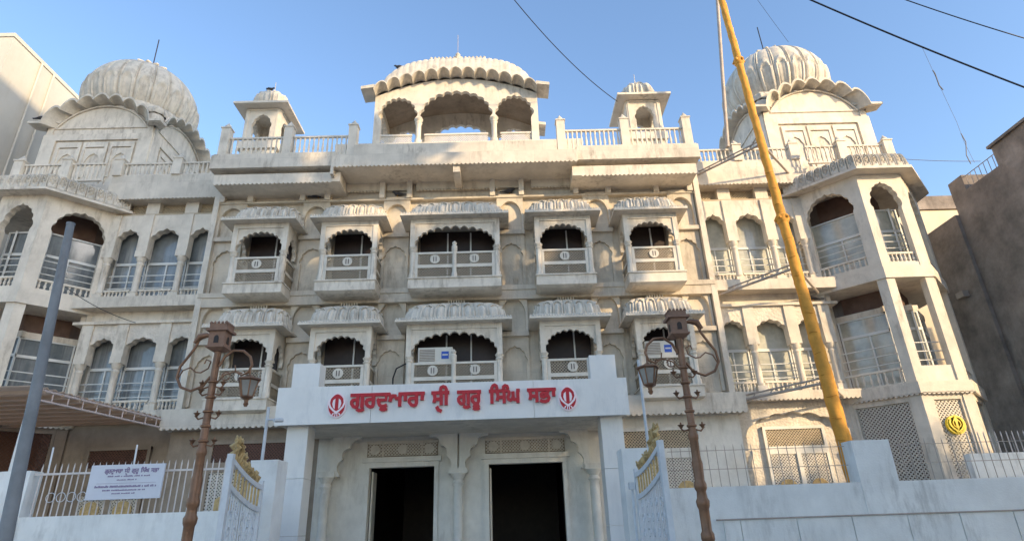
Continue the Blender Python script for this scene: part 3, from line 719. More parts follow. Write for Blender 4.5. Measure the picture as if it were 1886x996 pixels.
        for k in range(3):
            a = .62 + k * (l - 1.24) / 3 + .1; b = .62 + (k + 1) * (l - 1.24) / 3 - .1; c = (a + b) / 2
            q = MB(xf); q.prism(notch(a - .06, b + .06, 14.2, 16.9, [(a + .06, 14.2), (a + .06, 16.65), (b - .06, 16.65), (b - .06, 14.2)]), -.03, .055)
            q.prism(notch(a + .06, b - .06, 15.2, 16.6, cusp(c, b - a - .34, 15.8, 16.35, 5, .15)), .0, .052)
            q.build('niche_panel', MARBLE, Wl)
        # scalloped curved eave
        MB(xf).tube([(hw + x_, .0, arc(x_) - .1) for x_ in [(-1 + 2 * q / 24) * hw * .84 for q in range(25)]], .035, 6).build('arch_moulding', MARBLE, Wl, smooth=60)
        n = 7
        def fn(u, v, xf=xf, l=l):
            d = (u * 2 - 1); x = d * hw * (1 + .21 * v)
            xa = d * hw
            z = arc(xa) + .04 - .08 * v
            if abs(xa) < hw * .82: 
                ph = ((xa / (hw * .82) + 1) / 2 * n) % 1
                z += (.12 + .2 * v) * abs(math.sin(PI * ph)) ** .6
            return xf((hw + x, .1 - .56 * v, z))
        MB().sheet(fn, 112, 4, .10).build('scalloped_eave', DOMEM, D, smooth=50)
    # drum and ribbed dome
    MB().lathe([(2.0, 18.3), (2.05, 19.1), (2.1, 19.3), (2.05, 19.45)], (cx, cy, 0), 40).build('drum', DOMEM, D, smooth=40)
    NF = 22
    prof = [(2.42, 19.6), (2.72, 20.0), (2.9, 20.5), (2.95, 21.0), (2.86, 21.6), (2.62, 22.15), (2.2, 22.7), (1.6, 23.15), (.95, 23.42), (.35, 23.55), (.1, 23.58)]
    prof = [(r_ * .80, 19.22 + (z_ - 19.6) * .83) for r_, z_ in prof]; cx0 = cx; cx = 15.05 if s > 0 else -15.4
    def pr(v):
        t = v * (len(prof) - 1); i = min(int(t), len(prof) - 2); f = t - i
        p0, p1, p2, p3 = prof[max(i - 1, 0)], prof[i], prof[i + 1], prof[min(i + 2, len(prof) - 1)]
        cr = lambda a, b, c, d: .5 * (2 * b + (c - a) * f + (2 * a - 5 * b + 4 * c - d) * f * f + (3 * b - a - 3 * c + d) * f ** 3)
        return cr(p0[0], p1[0], p2[0], p3[0]), cr(p0[1], p1[1], p2[1], p3[1])
    def dm(u, v):
        rad, z = pr(v); ph = (u * NF) % 1; sp = abs(math.sin(PI * ph))
        am = .13 * (sp ** .38 - .7)
        lim = .14 + .24 * sp ** .6
        if v < lim and .08 < ph < .92:
            am += .06
            if v < lim - .05 and .2 < ph < .8: am -= .07 + (.03 if abs(ph - .5) < .1 else 0)
        if ph < .07 or ph > .93: am += .06
        k = rad + am * min(1, rad)
        a = 2 * PI * u
        return (cx + k * math.cos(a), cy + k * math.sin(a), z)
    dd = MB().grid(dm, NF * 16, 48, closed=True).build('ribbed_dome', DOMEM, D, smooth=50, fix=False)
    lt = MB()
    for k in range(16):
        a = 2 * PI * k / 16; c_, s_ = math.cos(a), math.sin(a)
        lt.tube([(cx + .25 * c_, cy + .25 * s_, 22.64), (cx + .6 * c_, cy + .6 * s_, 22.6), (cx + .95 * c_, cy + .95 * s_, 22.46), (cx + 1.08 * c_, cy + 1.08 * s_, 22.46)], [.1, .16, .12, .03], 6)
    lt.lathe([(.32, 22.55), (.4, 22.7), (.2, 22.85), (.24, 22.97), (.05, 23.12)], (cx, cy, 0), 12); lt.build('lotus_cap', DOMEM, dd, smooth=50)
    MB().tube([(cx, cy, 23.0), (cx - .03, cy, 24.7)], .025, 6).build('spire_rod', BLACK, dd)
    cx = cx0
    # corner cupolas
    for sx in (-1, 1):
        for sy in (-1, 1):
            c = ribbed_dome(.36, .36, .42, cx + sx * (hw - .2), cy + sy * (hw - .2), 18.3, 8, True, 0, .05, .5, 2.1, 10, .3, 1, 6)
            c.lathe([(.34, 17.9), (.36, 18.2), (.3, 18.32)], (cx + sx * (hw - .2), cy + sy * (hw - .2), 0), 10)
            c.build('corner_cupola', DOMEM, D, smooth=50, fix=False)
    return T
TL = tower(-1); TR = tower(1)

# ---- khanda emblem strokes
def khanda(mb, cx, cz, h, y0, y1, xf=ident):
    k = h / 2
    S = lambda pts, w_, e=0: mb.stroke([(cx + x * k, cz + z * k) for x, z in pts], w_ * k, y0 - e, y1)
    mb.prism([(cx - .1 * k, cz - .55 * k), (cx + .1 * k, cz - .55 * k), (cx + .13 * k, cz + .3 * k), (cx + .26 * k, cz + .55 * k), (cx, cz + .98 * k), (cx - .26 * k, cz + .55 * k), (cx - .13 * k, cz + .3 * k)], y0, y1)
    S([(.42 * math.cos(a * PI / 9), .12 + .45 * math.sin(a * PI / 9)) for a in range(19)], .1, .002)
    for sg in (-1, 1):
        S([(sg * x, z) for x, z in ((.62, .62), (.78, .25), (.74, -.1), (.5, -.45), (.15, -.72), (-.2, -.86))], .2, .004 if sg > 0 else .006)
        S([(sg * x, z) for x, z in ((.08, -.62), (.3, -.86))], .1, .008)
kh = MB(face_xf((14.75, 18.9), (16.4, 18.9))[0]); kc, kz = .825, 4.05
kh.lathe([(.29, -.02), (.29, .08), (.235, .08), (.235, -.02)], (kc, 0, kz), 24, axis='y'); khanda(kh, kc, kz, .54, -.05, .06)
kh.build('yellow_khanda', YELLOW, TR, label='yellow khanda emblem on the lattice')

# ================================================================== entrance portico
PO = empty('entrance_portico', (.15, 16.5, .1), 'white panel clad entrance portico with red lettering and two red emblems', 'portico')
for x0, x1 in ((-4.68, -2.1), (-2.09, 2.36), (2.37, 4.97)):
    MB().box(x0, x1, 16.5, 16.56, 4.28, 5.3).build('fascia_panel', WHITE, PO)
mb = MB(); mb.box(-4.66, 4.95, 16.56, 19.6, 4.32, 5.22); mb.build('portico_slab', MARBLE, PO)
for x0, x1 in ((-4.42, -3.66), (4.02, 4.76)): MB().box(x0, x1, 16.75, 17.3, 5.3, 6.03).build('pillar_stub', WHITE, PO)
for x0, x1 in ((-4.42, -3.84), (4.2, 4.8)):
    for z0, z1 in ((.13, 1.52), (1.53, 2.92), (2.93, 4.315)):
        MB().box(x0, x1, 16.8, 17.45, z0, z1).build('pillar_panel', WHITE, PO)
GL = {
 'ga': (1.2, [[(0, .95), (1.2, .95)], [(.62, .95), (.62, .22), (.58, .1), (.45, .05), (.3, .1), (.15, .28), (.13, .45), (.22, .56), (.38, .6), (.62, .6)], [(1.0, .95), (1.0, 0)]]),
 'ra': (.95, [[(0, .95), (.95, .95)], [(.72, .95), (.72, .22), (.66, .08), (.5, .04), (.32, .1), (.15, .28), (.13, .45), (.22, .56), (.38, .6), (.72, .6)]]),
 'da': (.95, [[(0, .95), (.95, .95)], [(.8, .95), (.8, .53), (.2, .53), (.08, .62)], [(.2, .53), (.22, .3), (.32, .12), (.5, .04), (.7, .07), (.9, .14)]]),
 'a': (1.2, [[(0, .95), (.2, .95)], [(.1, .95), (.22, .8), (.24, .6), (.16, .38)], [(.24, .65), (.45, .84), (.6, .84), (.68, .6), (1.0, .66)], [(1.0, 1), (1.0, 0)], [(.88, .95), (1.2, .95)]]),
 'aa': (.45, [[(0, .95), (.45, .95)], [(.25, .95), (.25, .42)]]),
 'sa': (1.0, [[(0, .95), (1.0, .95)], [(.18, .95), (.27, .75), (.3, .5), (.22, .2)], [(.28, .47), (.8, .47)], [(.8, .95), (.8, 0)]]),
 'sra': (1.0, [[(0, .95), (1.0, .95)], [(.18, .95), (.27, .75), (.3, .5), (.22, .2)], [(.28, .47), (.8, .47)], [(.8, .95), (.8, 0)], [(.62, -.12), (.45, -.2), (.55, -.34), (.85, -.45)]]),
 'ii': (.45, [[(0, .95), (.45, .95)], [(.2, 0), (.2, 1.2), (.12, 1.36), (-.05, 1.42), (-.22, 1.35), (-.27, 1.1)]]),
 'i': (.45, [[(0, .95), (.45, .95)], [(.25, 0), (.25, 1.2), (.35, 1.36), (.5, 1.42), (.62, 1.35), (.68, 1.1)]]),
 'gha': (1.1, [[(0, .95), (.2, .95)], [(.12, .95), (.22, .82), (.2, .65), (.1, .5), (.15, .3), (.3, .22), (.45, .28), (.54, .5), (.52, .88)], [(.54, .42), (.62, .28), (.75, .24), (.92, .3)], [(.92, .95), (.92, 0)], [(.8, .95), (1.1, .95)]]),
 'bha': (.95, [[(0, .95), (.95, .95)], [(.75, .95), (.72, .75), (.55, .5), (.35, .38), (.18, .45), (.15, .6), (.3, .7), (.5, .66), (.7, .5), (.8, .3), (.72, .12), (.5, .04), (.25, .06), (.05, .16)]]),
 'u': (0, [[(-.62, -.1), (-.45, -.2), (-.25, -.2), (-.05, -.1)]]),
 'uu': (0, [[(-.72, -.08), (-.55, -.16), (-.35, -.16), (-.15, -.08)], [(-.72, -.27), (-.55, -.35), (-.35, -.35), (-.15, -.27)]]),
 'n': (0, [[(-.25, 1.1), (-.25, 1.25), (-.1, 1.36), (.06, 1.3), (.12, 1.1)]]),
}
WORDS = [['ga', 'u', 'ra', 'da', 'u', 'a', 'aa', 'ra', 'aa'], ['sra', 'ii'], ['ga', 'u', 'ra', 'uu'], ['i', 'sa', 'n', 'gha'], ['sa', 'bha', 'aa']]
def write(words, spans, z, hz, th, y0, y1, m, parent, name='letter', joined=False):
    for wd, (xa, xb) in zip(words, spans):
        tot = sum(GL[g][0] for g in wd); sx = (xb - xa) / tot; x = xa
        mb = MB(); e = 0
        for i, g in enumerate(wd):
            if GL[g][0] and not joined: 
                if mb.V: mb.build(name, m, parent)
                mb = MB()
            for st_ in GL[g][1]:
                e += .00013
                # square the stroke's proportions: work in metres
                mb.stroke([(x + px * sx, z + pz * hz) for px, pz in st_], th, y0 - e, y1)
            x += GL[g][0] * sx
        if mb.V: mb.build(name, m, parent, kind='stuff' if name == 'printed_line' else None)
SX = lambda px: -4.66 + (px - 514) * (9.6 / 638)
write(WORDS, [(SX(647), SX(782)), (SX(794), SX(827)), (SX(841), SX(885)), (SX(899), SX(956)), (SX(969), SX(1022))], 4.68, .36, .09, 16.42, 16.5, RED, PO)
write(WORDS, [(SX(647), SX(782)), (SX(794), SX(827)), (SX(841), SX(885)), (SX(899), SX(956)), (SX(969), SX(1022))], 4.68, .36, .13, 16.48, 16.5, PINK, PO, 'letter_backing', True)
for cx in (SX(623), SX(1043)):
    o = MB(); cz = 4.76; n = 28
    pts = [(cx + .27 * math.cos(2 * PI * k / n) * (1 if math.sin(2 * PI * k / n) < 0 else (1 - .25 * math.sin(2 * PI * k / n) ** 2)), cz + (.34 if math.sin(2 * PI * k / n) < 0 else .36) * math.sin(2 * PI * k / n)) for k in range(n)]
    o.prism(pts, 16.47, 16.5); E_ = o.build('emblem_plate', PINK, PO)
    q = MB(); q.prism([(cx + (p[0] - cx) * .83, cz + (p[1] - cz) * .86) for p in pts], 16.45, 16.471); q.build('red_field', RED, E_)
    q = MB(); kk = .34
    for sg in (-1, 1):
        q.prism([(cx + sg * x * kk, cz + z * kk) for x, z in ((.14, .55), (.3, .42), (.36, .15), (.28, -.15), (.14, -.28))], 16.444, 16.452)
        q.stroke([(cx + sg * x * kk, cz + z * kk) for x, z in ((.58, .5), (.62, .2), (.5, -.12), (.2, -.42), (-.12, -.62))], .05, 16.443 - .001 * sg, 16.452)
        q.stroke([(cx + sg * x * kk, cz + z * kk) for x, z in ((.2, -.6), (.34, -.8))], .03, 16.441, 16.452); q.stroke([(cx + sg * x * kk, cz + z * kk) for x, z in ((.07, -.68), (.1, -.9))], .025, 16.44, 16.452)
    q.build('khanda_outline', PINK, E_)

# ================================================================== boundary
BW = empty('boundary_wall', (9, 13, .0), 'blue white painted boundary wall with thin railing and raised pier at the right', 'wall', 'boundary walls')
MB().box(4.85, 16, 13.0, 13.28, 0, 2.2).build('wall_body', WALLW, BW)
MB().box(8.86, 9.66, 12.99, 13.4, 0, 3.03).build('pier', WALLW, BW)
x = 5.88; ws = [.35, 1.14, 1.12, 1.12, 1.07, 1.1, 1.1]
for w_ in ws:
    MB().box(x + .012, x + w_ - .012, 12.965, 13.0, .05, 1.555).build('wall_panel', WALLW, BW); x += w_
MB().tube([(5.75, 12.95, 1.575), (9.0, 12.95, 1.575), (14, 12.95, 1.565)], .016, 6).build('conduit', STEEL, BW)
ib = BAL.setdefault('bar', None)
def fence_bars(parent, x0, x1, n, y, z0, z1, m, r=.012, spike=.06):
    mb = MB().tube([(0, 0, 0), (0, 0, z1 - z0), (0, 0, z1 - z0 + spike)], [r, r, .002], 5)
    o = mb.build('bar', m, None); COL.objects.unlink(o)
    copies(o, 'bar', parent, [(x0 + (k + .5) * (x1 - x0) / n, y, z0) for k in range(n)])
RF = MB(); RF.origin = (9, 13.2, 2.2)
for z in (2.55, 2.93): RF.box(5.0, 8.8, 13.195, 13.205, z, z + .014); RF.box(9.7, 16, 13.195, 13.205, z, z + .014)
rf = RF.build('spiked_railing', STEEL, None); tag(rf, 'thin grey spiked railing along the top of the right boundary wall', 'railing', 'railings on the boundary walls')
fence_bars(rf, 5.0, 8.8, 20, 13.2, 2.2, 3.0, STEEL, .008); fence_bars(rf, 9.7, 13.5, 20, 13.2, 2.2, 3.0, STEEL, .008)
LW = empty('boundary_wall', (-6, 13, 0), 'blue white painted boundary wall under the white bar fence at the left', 'wall', 'boundary walls')
MB().box(-14, -3.95, 13.0, 13.28, 0, 2.06).build('wall_body', WALLW, LW)
MB().box(-8.85, -8.22, 12.98, 13.35, 0, 2.95).build('pier', WALLW, LW)
LF = MB(); LF.origin = (-6, 13.1, 2.06)
LF.box(-8.2, -3.95, 13.08, 13.12, 2.86, 2.9); LF.box(-14, -8.86, 13.08, 13.12, 2.86, 2.9)
lf = LF.build('bar_fence', FENCEW, None); tag(lf, 'white painted bar fence on the left boundary wall behind the notice board', 'fence', 'railings on the boundary walls')
fence_bars(lf, -8.15, -4.1, 31, 13.1, 2.06, 3.0, FENCEW, .014, .09)
for x in (-7.95, -6.2): MB().tube([(x, 13.1, 2.9), (x - .02, 13.1, 3.42)], .018, 5).build('tall_bar', GATEW, lf)
for k in range(7): MB().tube([(-7.75 + k * .21 + .09 * math.cos(q * PI / 8), 13.07, 2.42 + .09 * math.sin(q * PI / 8)) for q in range(17)], .007, 5).build('ring_ornament', GATEW, lf)
SWL = MB(); SWL.origin = (16, 16.6, 0); SWL.box(13.9, 20.4, 16.5, 16.75, 0, 2.98)
sw = SWL.build('boundary_wall', WALLW, None); tag(sw, 'grey side wall with spiked bars joining the right tower and the dark building', 'wall', 'boundary walls')
fence_bars(sw, 14.0, 20.3, 40, 16.62, 2.98, 3.5, FENCEW, .016)
# gate posts
for x0, x1, lab in ((-3.86, -3.28, 'white square gate post at the left of the entrance, beside the left gate leaf'), (4.05, 4.62, 'pale blue gate post at the right of the entrance, beside the right gate leaf')):
    g = MB(); g.origin = ((x0 + x1) / 2, 13.6, 0); g.box(x0, x1, 13.3, 13.9, 0, 3.05)
    tag(g.build('gate_post', WALLW, None), lab, 'gate post', 'gate posts at the entrance')
# gates, swung outwards
def gate(hx, hy, fx, fy, lab, s):
    g = empty('iron_gate', (hx, hy, 0), lab, 'gate', 'gate leaves at the entrance')
    xf, l = face_xf((hx, hy), (fx, fy))
    def top(t): return 2.52 + .34 * t ** 1.6
    b = MB(xf)
    b.box(0, .1, -.04, .04, .08, 2.6); b.box(l - .12, l, -.05, .05, .08, 2.92)
    for dz in (0, -.42): b.sheet(lambda u, v, dz=dz: (.1 + u * (l - .22), -.035 + v * .07, top(u) + dz), 12, 1, .09)
    b.box(.1, l - .12, -.03, .03, .08, .18); b.box(.1, l - .12, -.03, .03, 1.0, 1.08)
    b.build('gate_frame', GATEW, g)
    n = 9
    for k in range(n):
        x = .1 + (k + .5) * (l - .22) / n; t = (k + .5) / n
        MB(xf).tube([(x, 0, top(t) - .42), (x, 0, top(t) - .06)], .022, 6).build('gilded_bar', GOLD, g)
    sc = MB(xf)
    for k in range(14):
        x = .15 + (k + .5) * (l - .32) / 14; sc.box(x - .012, x + .012, -.012, .012, .18, top((k + .5) / 14) - .5)
    for i in range(5):
        for j in range(7):
            cx_, cz_ = .3 + i * (l - .5) / 4.6, .35 + j * .26
            if cz_ < top(cx_ / l) - .6:
                sc.tube([(cx_ + .1 * math.cos(a) * (1 - a / 11), .0, cz_ + .1 * math.sin(a) * (1 - a / 11)) for a in [q * .7 for q in range(12)]], .014, 5)
    sc.build('scrollwork', GATEW, g)
    # gilded floral crest along the curved top
    cr = MB(xf); rnd = random.Random(3)
    for k in range(26):
        t = .12 + .83 * k / 25; x = .1 + t * (l - .22); z = top(t) + .02
        hh = .06 + .38 * max(0, 1 - abs(t - .84) / .22) + rnd.uniform(0, .06)
        for q in range(1 + int(hh / .16)):
            zz = z + .05 + q * .13; xx = x + rnd.uniform(-.05, .05)
            cr.tube([(xx, 0, zz - .05), (xx + rnd.uniform(-.06, .06), rnd.uniform(-.05, .05), zz + .03), (xx + rnd.uniform(-.07, .07), rnd.uniform(-.06, .06), zz + .12)], [.015, .05, .012], 6)
    cr.build('gilded_crest', GOLD, g, smooth=60)
    lp = MB(xf); lp.tube([(-.02, -.1, .05), (-.02, -.1, 2.3)], .025, 6); lp.box(-.08, .06, -.16, -.06, 2.2, 2.34); lp.build('hinge_post', GATEW, g)
gate(-3.42, 12.95, -3.27, 10.95, 'white iron gate leaf with gilded floral crest at the left of the entrance', -1)
gate(4.23, 12.95, 4.33, 10.95, 'white iron gate leaf with gilded floral crest at the right of the entrance', 1)

# ---- notice board
nb = MB(); nb.origin = (-6.2, 12.98, 2.35); nb.box(-6.97, -5.47, 12.95, 12.99, 2.34, 3.01)
NB = nb.build('notice_board', BOARD, None); tag(NB, 'white notice board with purple writing hung on the left fence', 'notice board')
sp = []; x = -6.68
for wd, l_ in zip(WORDS, (.36, .11, .14, .17, .16)): sp.append((x, x + l_)); x += l_ + .04
write(WORDS, sp, 2.845, .075, .016, 12.944, 12.95, PURPLE, NB, 'printed_line', True)
rnd = random.Random(5)
for z, hh, x0, x1 in ((2.77, .03, -6.6, -5.75), (2.70, .026, -6.4, -5.98), (2.565, .045, -6.82, -5.6), (2.5, .03, -6.65, -5.8), (2.44, .026, -6.45, -6.0)):
    t = MB(); x = x0
    while x < x1:
        l_ = rnd.uniform(.012, .03); t.box(x, x + l_, 12.945, 12.95, z, z + hh * rnd.uniform(.6, 1)); x += l_ + (.03 if rnd.random() < .15 else .008)
    t.build('printed_line', PURPLE, NB, kind='stuff')
MB().box(-6.8, -5.6, 12.945, 12.95, 2.645, 2.649).build('rule_line', PURPLE, NB)

# ================================================================== flagpole
def lerp3(a, b, t): return tuple(a[i] + (b[i] - a[i]) * t for i in range(3))
p0, p1 = (11.86, 18.5, .13), (11.06, 18.5, 21.8)
FP = empty('flagpole', p0, 'tall orange cloth wrapped flagpole standing before the right wing', 'flagpole')
PR = [(0, .235), (.12, .225), (.22, .205), (.44, .163), (.6, .14), (1, .12)]
def prad(t):
    for (a, ra_), (b, rb) in zip(PR[:-1], PR[1:]):
        if t <= b: return ra_ + (rb - ra_) * (t - a) / (b - a)
    return PR[-1][1]
def wrap(u, v):
    c = lerp3(p0, p1, v); a = 2 * PI * u
    r = prad(v) + .016 * ((v * 34 + u) % 1) + .008 * math.sin(v * 61 + 2 * math.sin(a)) + .006 * math.sin(3 * a + v * 140)
    return (c[0] + r * math.cos(a), c[1] + r * math.sin(a), c[2])
mb = MB().grid(wrap, 18, 300, closed=True); mb.build('wrapped_pole', ORANGE, FP, smooth=60)
for t in (.51, .835):
    c = lerp3(p0, p1, t); q = MB(); r = prad(t)
    q.lathe([(r, -.2), (r + .06, -.12), (r + .04, -.02), (r + .07, .08), (r, .18)], c, 12)
    for a in range(5): q.tube([(c[0] + r * math.cos(a * 1.3), c[1] + r * math.sin(a * 1.3), c[2] + .05), (c[0] + (r + .1) * math.cos(a * 1.3), c[1] + (r + .1) * math.sin(a * 1.3), c[2] - .04)], [.09, .04], 6)
    q.build('cloth_knot', ORANGE, FP, smooth=50)
for k in range(16):
    t = .13 + k * .031; c = lerp3(p0, p1, t); r = prad(t) + .014
    q = MB(); q.tube([(c[0] + r * math.cos(a), c[1] + r * math.sin(a), c[2] + .03 * math.sin(a * 2 + k)) for a in [PI * 1.1 + PI * .8 * j / 8 for j in range(3 + k % 4)]], .012, 5); q.build('tie_cord', STRAP, FP)
MA = MB(); MA.origin = (10.8, 20.1, 15.4); MA.tube([(10.79, 20.1, 15.3), (11.2, 20.1, 19), (11.9, 20.1, 25)], .075, 8)
tag(MA.build('steel_mast', STEEL, None, smooth=60), 'slender weathered steel mast rising from the right wing railing', 'mast')
for zb, za, lab in ((14.3, 14.05, 'steel bracket arm holding the flagpole at roof level'), (9.3, 9.0, 'steel bracket arm holding the flagpole at the second floor ledge'), (5.4, 5.2, 'steel bracket arm holding the flagpole at the first floor ledge')):
    c = lerp3(p0, p1, (zb - .13) / 21.67); wy = 20.16
    B = MB(); B.origin = (9.4, wy, za)
    B.tube([(9.35, wy, za), (c[0] - .1, c[1] + .1, zb)], .045, 6); B.tube([(9.45, wy, za + .16), (c[0] - .1, c[1] + .1, zb + .16)], .03, 6); B.tube([(13.0, wy, za), (c[0] + .1, c[1] + .1, zb)], .045, 6)
    for t in (.2, .4, .6, .8): q = lerp3((9.35, wy, za), (c[0] - .1, c[1] + .1, zb), t); B.tube([q, (q[0] + .1, q[1] - .06, q[2] + .17)], .02, 5)
    tag(B.build('pole_bracket', STEEL, None), lab, 'bracket', 'steel brackets of the flagpole')

# ================================================================== street lamps
def lamp(x, y, lab, s):
    L_ = empty('street_lamp', (x, y, 0), lab, 'street lamp', 'ornate street lamps')
    X = lambda p: (x + p[0], y + p[1], p[2])
    mb = MB(X); mb.lathe([(.15, 0), (.15, .35), (.1, .45), (.07, .8), (.067, 1.3), (.088, 1.36), (.088, 1.42), (.066, 1.46), (.068, 1.72), (.084, 1.76), (.09, 1.82), (.07, 1.86), (.062, 1.94), (.083, 1.98), (.083, 2.03), (.066, 2.08), (.074, 2.3), (.06, 2.36), (.057, 2.6), (.07, 2.63), (.07, 2.67), (.052, 2.72), (.048, 4.1)], seg=14); mb.build('pole', COPPER, L_, smooth=35)
    for z in (2.8, 3.0, 3.2, 3.4, 3.62):
        MB(X).lathe([(.05, -.025), (.072, -.01), (.072, .01), (.05, .025)], (0, 0, z), 10).build('collar', COPPER, L_, smooth=40)
    for z in (2.75, 3.12, 3.45, 3.55) if s > 0 else (2.75, 3.2, 3.5):
        for sg in (-1, 1):
            q = MB(X); q.tube([(sg * .05, 0, z), (sg * .12, 0, z - .02), (sg * .17, -.01, z + .03)], [.012, .014, .01], 5); q.lathe([(.008, -.02), (.02, 0), (.036, .025), (.05, .035), (.015, .04), (.01, .07)], (sg * .15, 0, z + .03), 7); q.build('bud_ornament', COPPER, L_, smooth=50)
    # birdhouse-like box
    b = MB(lambda p: (x + p[0] * .68, y + p[1] * .68, 4.06 + (p[2] - 4.14) * .72)); z = 4.14
    b.frus((-.1, .1, -.1, .1), z, (-.2, .2, -.2, .2), z + .06); b.box(-.2, .2, -.2, .2, z + .06, z + .09); b.box(-.17, .17, -.17, .17, z + .09, z + .40); b.box(-.23, .23, -.23, .23, z + .40, z + .45); b.box(-.18, .18, -.18, .18, z + .45, z + .55)
    for k in range(5):
        for (px, py) in ((-.16 + k * .08, -.17), (-.16 + k * .08, .17), (-.17, -.16 + k * .08), (.17, -.16 + k * .08)): b.lathe([(.03, z + .55), (.034, z + .575), (.005, z + .61)], (px, py, 0), 5)
    bx = b.build('niche_box', STONE_R, L_)
    xs, ys = -.17, -.17
    for f in range(4):
        c_, s_ = math.cos(f * PI / 2), math.sin(f * PI / 2)
        R = (lambda p, c_=c_, s_=s_: (x + .68 * (p[0] * c_ - p[1] * s_), y + .68 * (p[0] * s_ + p[1] * c_), 4.06 + (p[2] - 4.14) * .72))
        MB(R).prism([(-.05, z + .15)] + [(.05, z + .15)] + round_arch(0, .1, z + .25, z + .31, 6)[::-1], -.178, -.168).build('dark_arch_plate', DARK, bx)  # dark plate on each face imitates the shaded hollow of an arch
    # scroll arms and lantern
    for sg in (-1, 1):
        lantern = (sg == s)
        a = MB(X)
        if lantern:
            pts = [(sg * .06, 3.84), (sg * .12, 3.98), (sg * .24, 4.07), (sg * .38, 4.06), (sg * .49, 3.97), (sg * .53, 3.85), (sg * .49, 3.74), (sg * .4, 3.7), (sg * .31, 3.75), (sg * .29, 3.85)]
            a.tube([(p, -.02, q) for p, q in pts], [.02] * 6 + [.017, .014, .012, .01], 7)
            a.tube([(sg * .06, 0, 3.62), (sg * .15, 0, 3.72), (sg * .28, 0, 3.76), (sg * .4, 0, 3.74)], .012, 5)
            a.tube([(sg * (.17 + .06 * math.cos(t)), 0, 3.70 + .06 * math.sin(t)) for t in [q * .6 for q in range(11)]], .01, 5)
            lx, lz = sg * .52, 3.92
            a.tube([(lx, -.02, 3.86), (lx, -.02, 3.66)], .012, 5)
        else:
            pts = [(sg * .05, 3.7), (sg * .14, 3.56), (sg * .3, 3.5), (sg * .45, 3.56), (sg * .53, 3.7), (sg * .51, 3.86), (sg * .42, 4.0), (sg * .34, 4.14), (sg * .3, 4.26), (sg * .24, 4.31)]
            a.tube([(p, 0, q) for p, q in pts], [.02] * 8 + [.017, .012], 7)
            a.tube([(sg * .52, 0, 3.66), (sg * .46, 0, 3.8), (sg * .36, 0, 3.84), (sg * .27, 0, 3.77), (sg * .2, 0, 3.76), (sg * .1, 0, 3.82), (sg * .08, 0, 3.92), (sg * .15, 0, 3.95), (sg * .17, 0, 3.89)], .011, 5)
        a.build('scroll_arm', COPPER, L_, smooth=50)
        if not lantern:
            h_ = MB(X); h_.tube([(sg * .36, 0, 4.2), (sg * .3, 0, 4.3), (sg * .2, 0, 4.32), (sg * .1, 0, 4.3)], [.03, .05, .038, .008], 8); h_.build('bird_head_finial', COPPER, L_, smooth=60)
        else:
            XL = (lambda p: X((p[0], p[1], 3.7 + (p[2] - 3.5) * .68)))
            ln = MB(XL); ln.lathe([(.03, 3.5), (.06, 3.47), (.165, 3.42), (.175, 3.39), (.14, 3.37)], (lx, -.02, 0), 6); ln.lathe([(.08, 3.06), (.095, 3.03), (.035, 2.98), (.028, 2.92), (.04, 2.9), (.02, 2.84)], (lx, -.02, 0), 6)
            for k in range(6):
                t = 2 * PI * k / 6; ln.tube([(lx + .14 * math.cos(t), -.02 + .14 * math.sin(t), 3.38), (lx + .085 * math.cos(t), -.02 + .085 * math.sin(t), 3.05)], .01, 5)
            lo = ln.build('lantern', COPPER, L_, smooth=30)
            for k in range(6):
                t0, t1 = 2 * PI * k / 6, 2 * PI * (k + 1) / 6
                g = MB(XL); P4 = [(lx + r * math.cos(t), -.02 + r * math.sin(t), z_) for r, z_, t in ((.075, 3.06, t0), (.075, 3.06, t1), (.13, 3.37, t1), (.13, 3.37, t0))]
                P5 = [(lx + (p[0] - lx) * .94, -.02 + (p[1] + .02) * .94, p[2]) for p in P4]
                g.add(P4 + P5, [(0, 1, 2, 3), (7, 6, 5, 4), (0, 4, 5, 1), (1, 5, 6, 2), (2, 6, 7, 3), (3, 7, 4, 0)]); g.build('lantern_pane', LANT, lo)
lamp(-2.58, 8.5, 'ornate brown street lamp left of the portico, lantern hanging on its right', 1)
lamp(4.18, 8.5, 'ornate brown street lamp right of the portico, lantern hanging on its left', -1)

# ---- grey utility pole
UP = MB(); UP.origin = (-3.66, 7, 0)
UP.tube([(-3.66, 7, 0), (-4.05, 7, 5.42)], [.084, .046], 12)
up = UP.build('utility_pole', GALV, None, smooth=40); tag(up, 'plain grey steel pole leaning at the left edge before the fence', 'pole')
MB().lathe([(.051, 5.40), (.051, 5.43), (.02, 5.44)], (-4.05, 7, 0), 12).build('pole_cap', GALV, up)

# ---- corrugated awning at the left
AW = empty('awning', (-12, 17, 5), 'corrugated sheet awning on a pale pink truss at the left', 'awning')
nC = 40
MB().sheet(lambda u, v: (-17 + u * 7.15 + v * .55, 14.55 + v * 5.2, 5.10 + .03 * math.sin(v * nC * PI)), 2, nC * 4, .02).build('corrugated_sheet', SHEET, AW, smooth=60)
a0, a1 = (-9.83, 14.6), (-9.25, 19.5)
for z in (5.02, 4.78): MB().tube([(a0[0], a0[1], z), (a1[0], a1[1], z)], .03, 6).build('truss_chord', PINKW, AW)
for k in range(11):
    t = k / 10; x, y = a0[0] + (a1[0] - a0[0]) * t, a0[1] + (a1[1] - a0[1]) * t
    MB().tube([(x, y, 4.78), (x, y, 5.02)], .018, 5).build('truss_strut', PINKW, AW)
for k in range(9):
    y = 14.75 + k * .58; MB().box(-17, -9.75 + .06 * k, y - .03, y + .03, 4.94, 5.02).build('purlin', SHEET, AW)
MB().box(-9.92, -9.78, 14.53, 14.67, .13, 5.0).build('support_post', FRAMEW, AW)
MB().box(-14.2, -14.06, 14.53, 14.67, .13, 5.0).build('support_post', FRAMEW, AW)

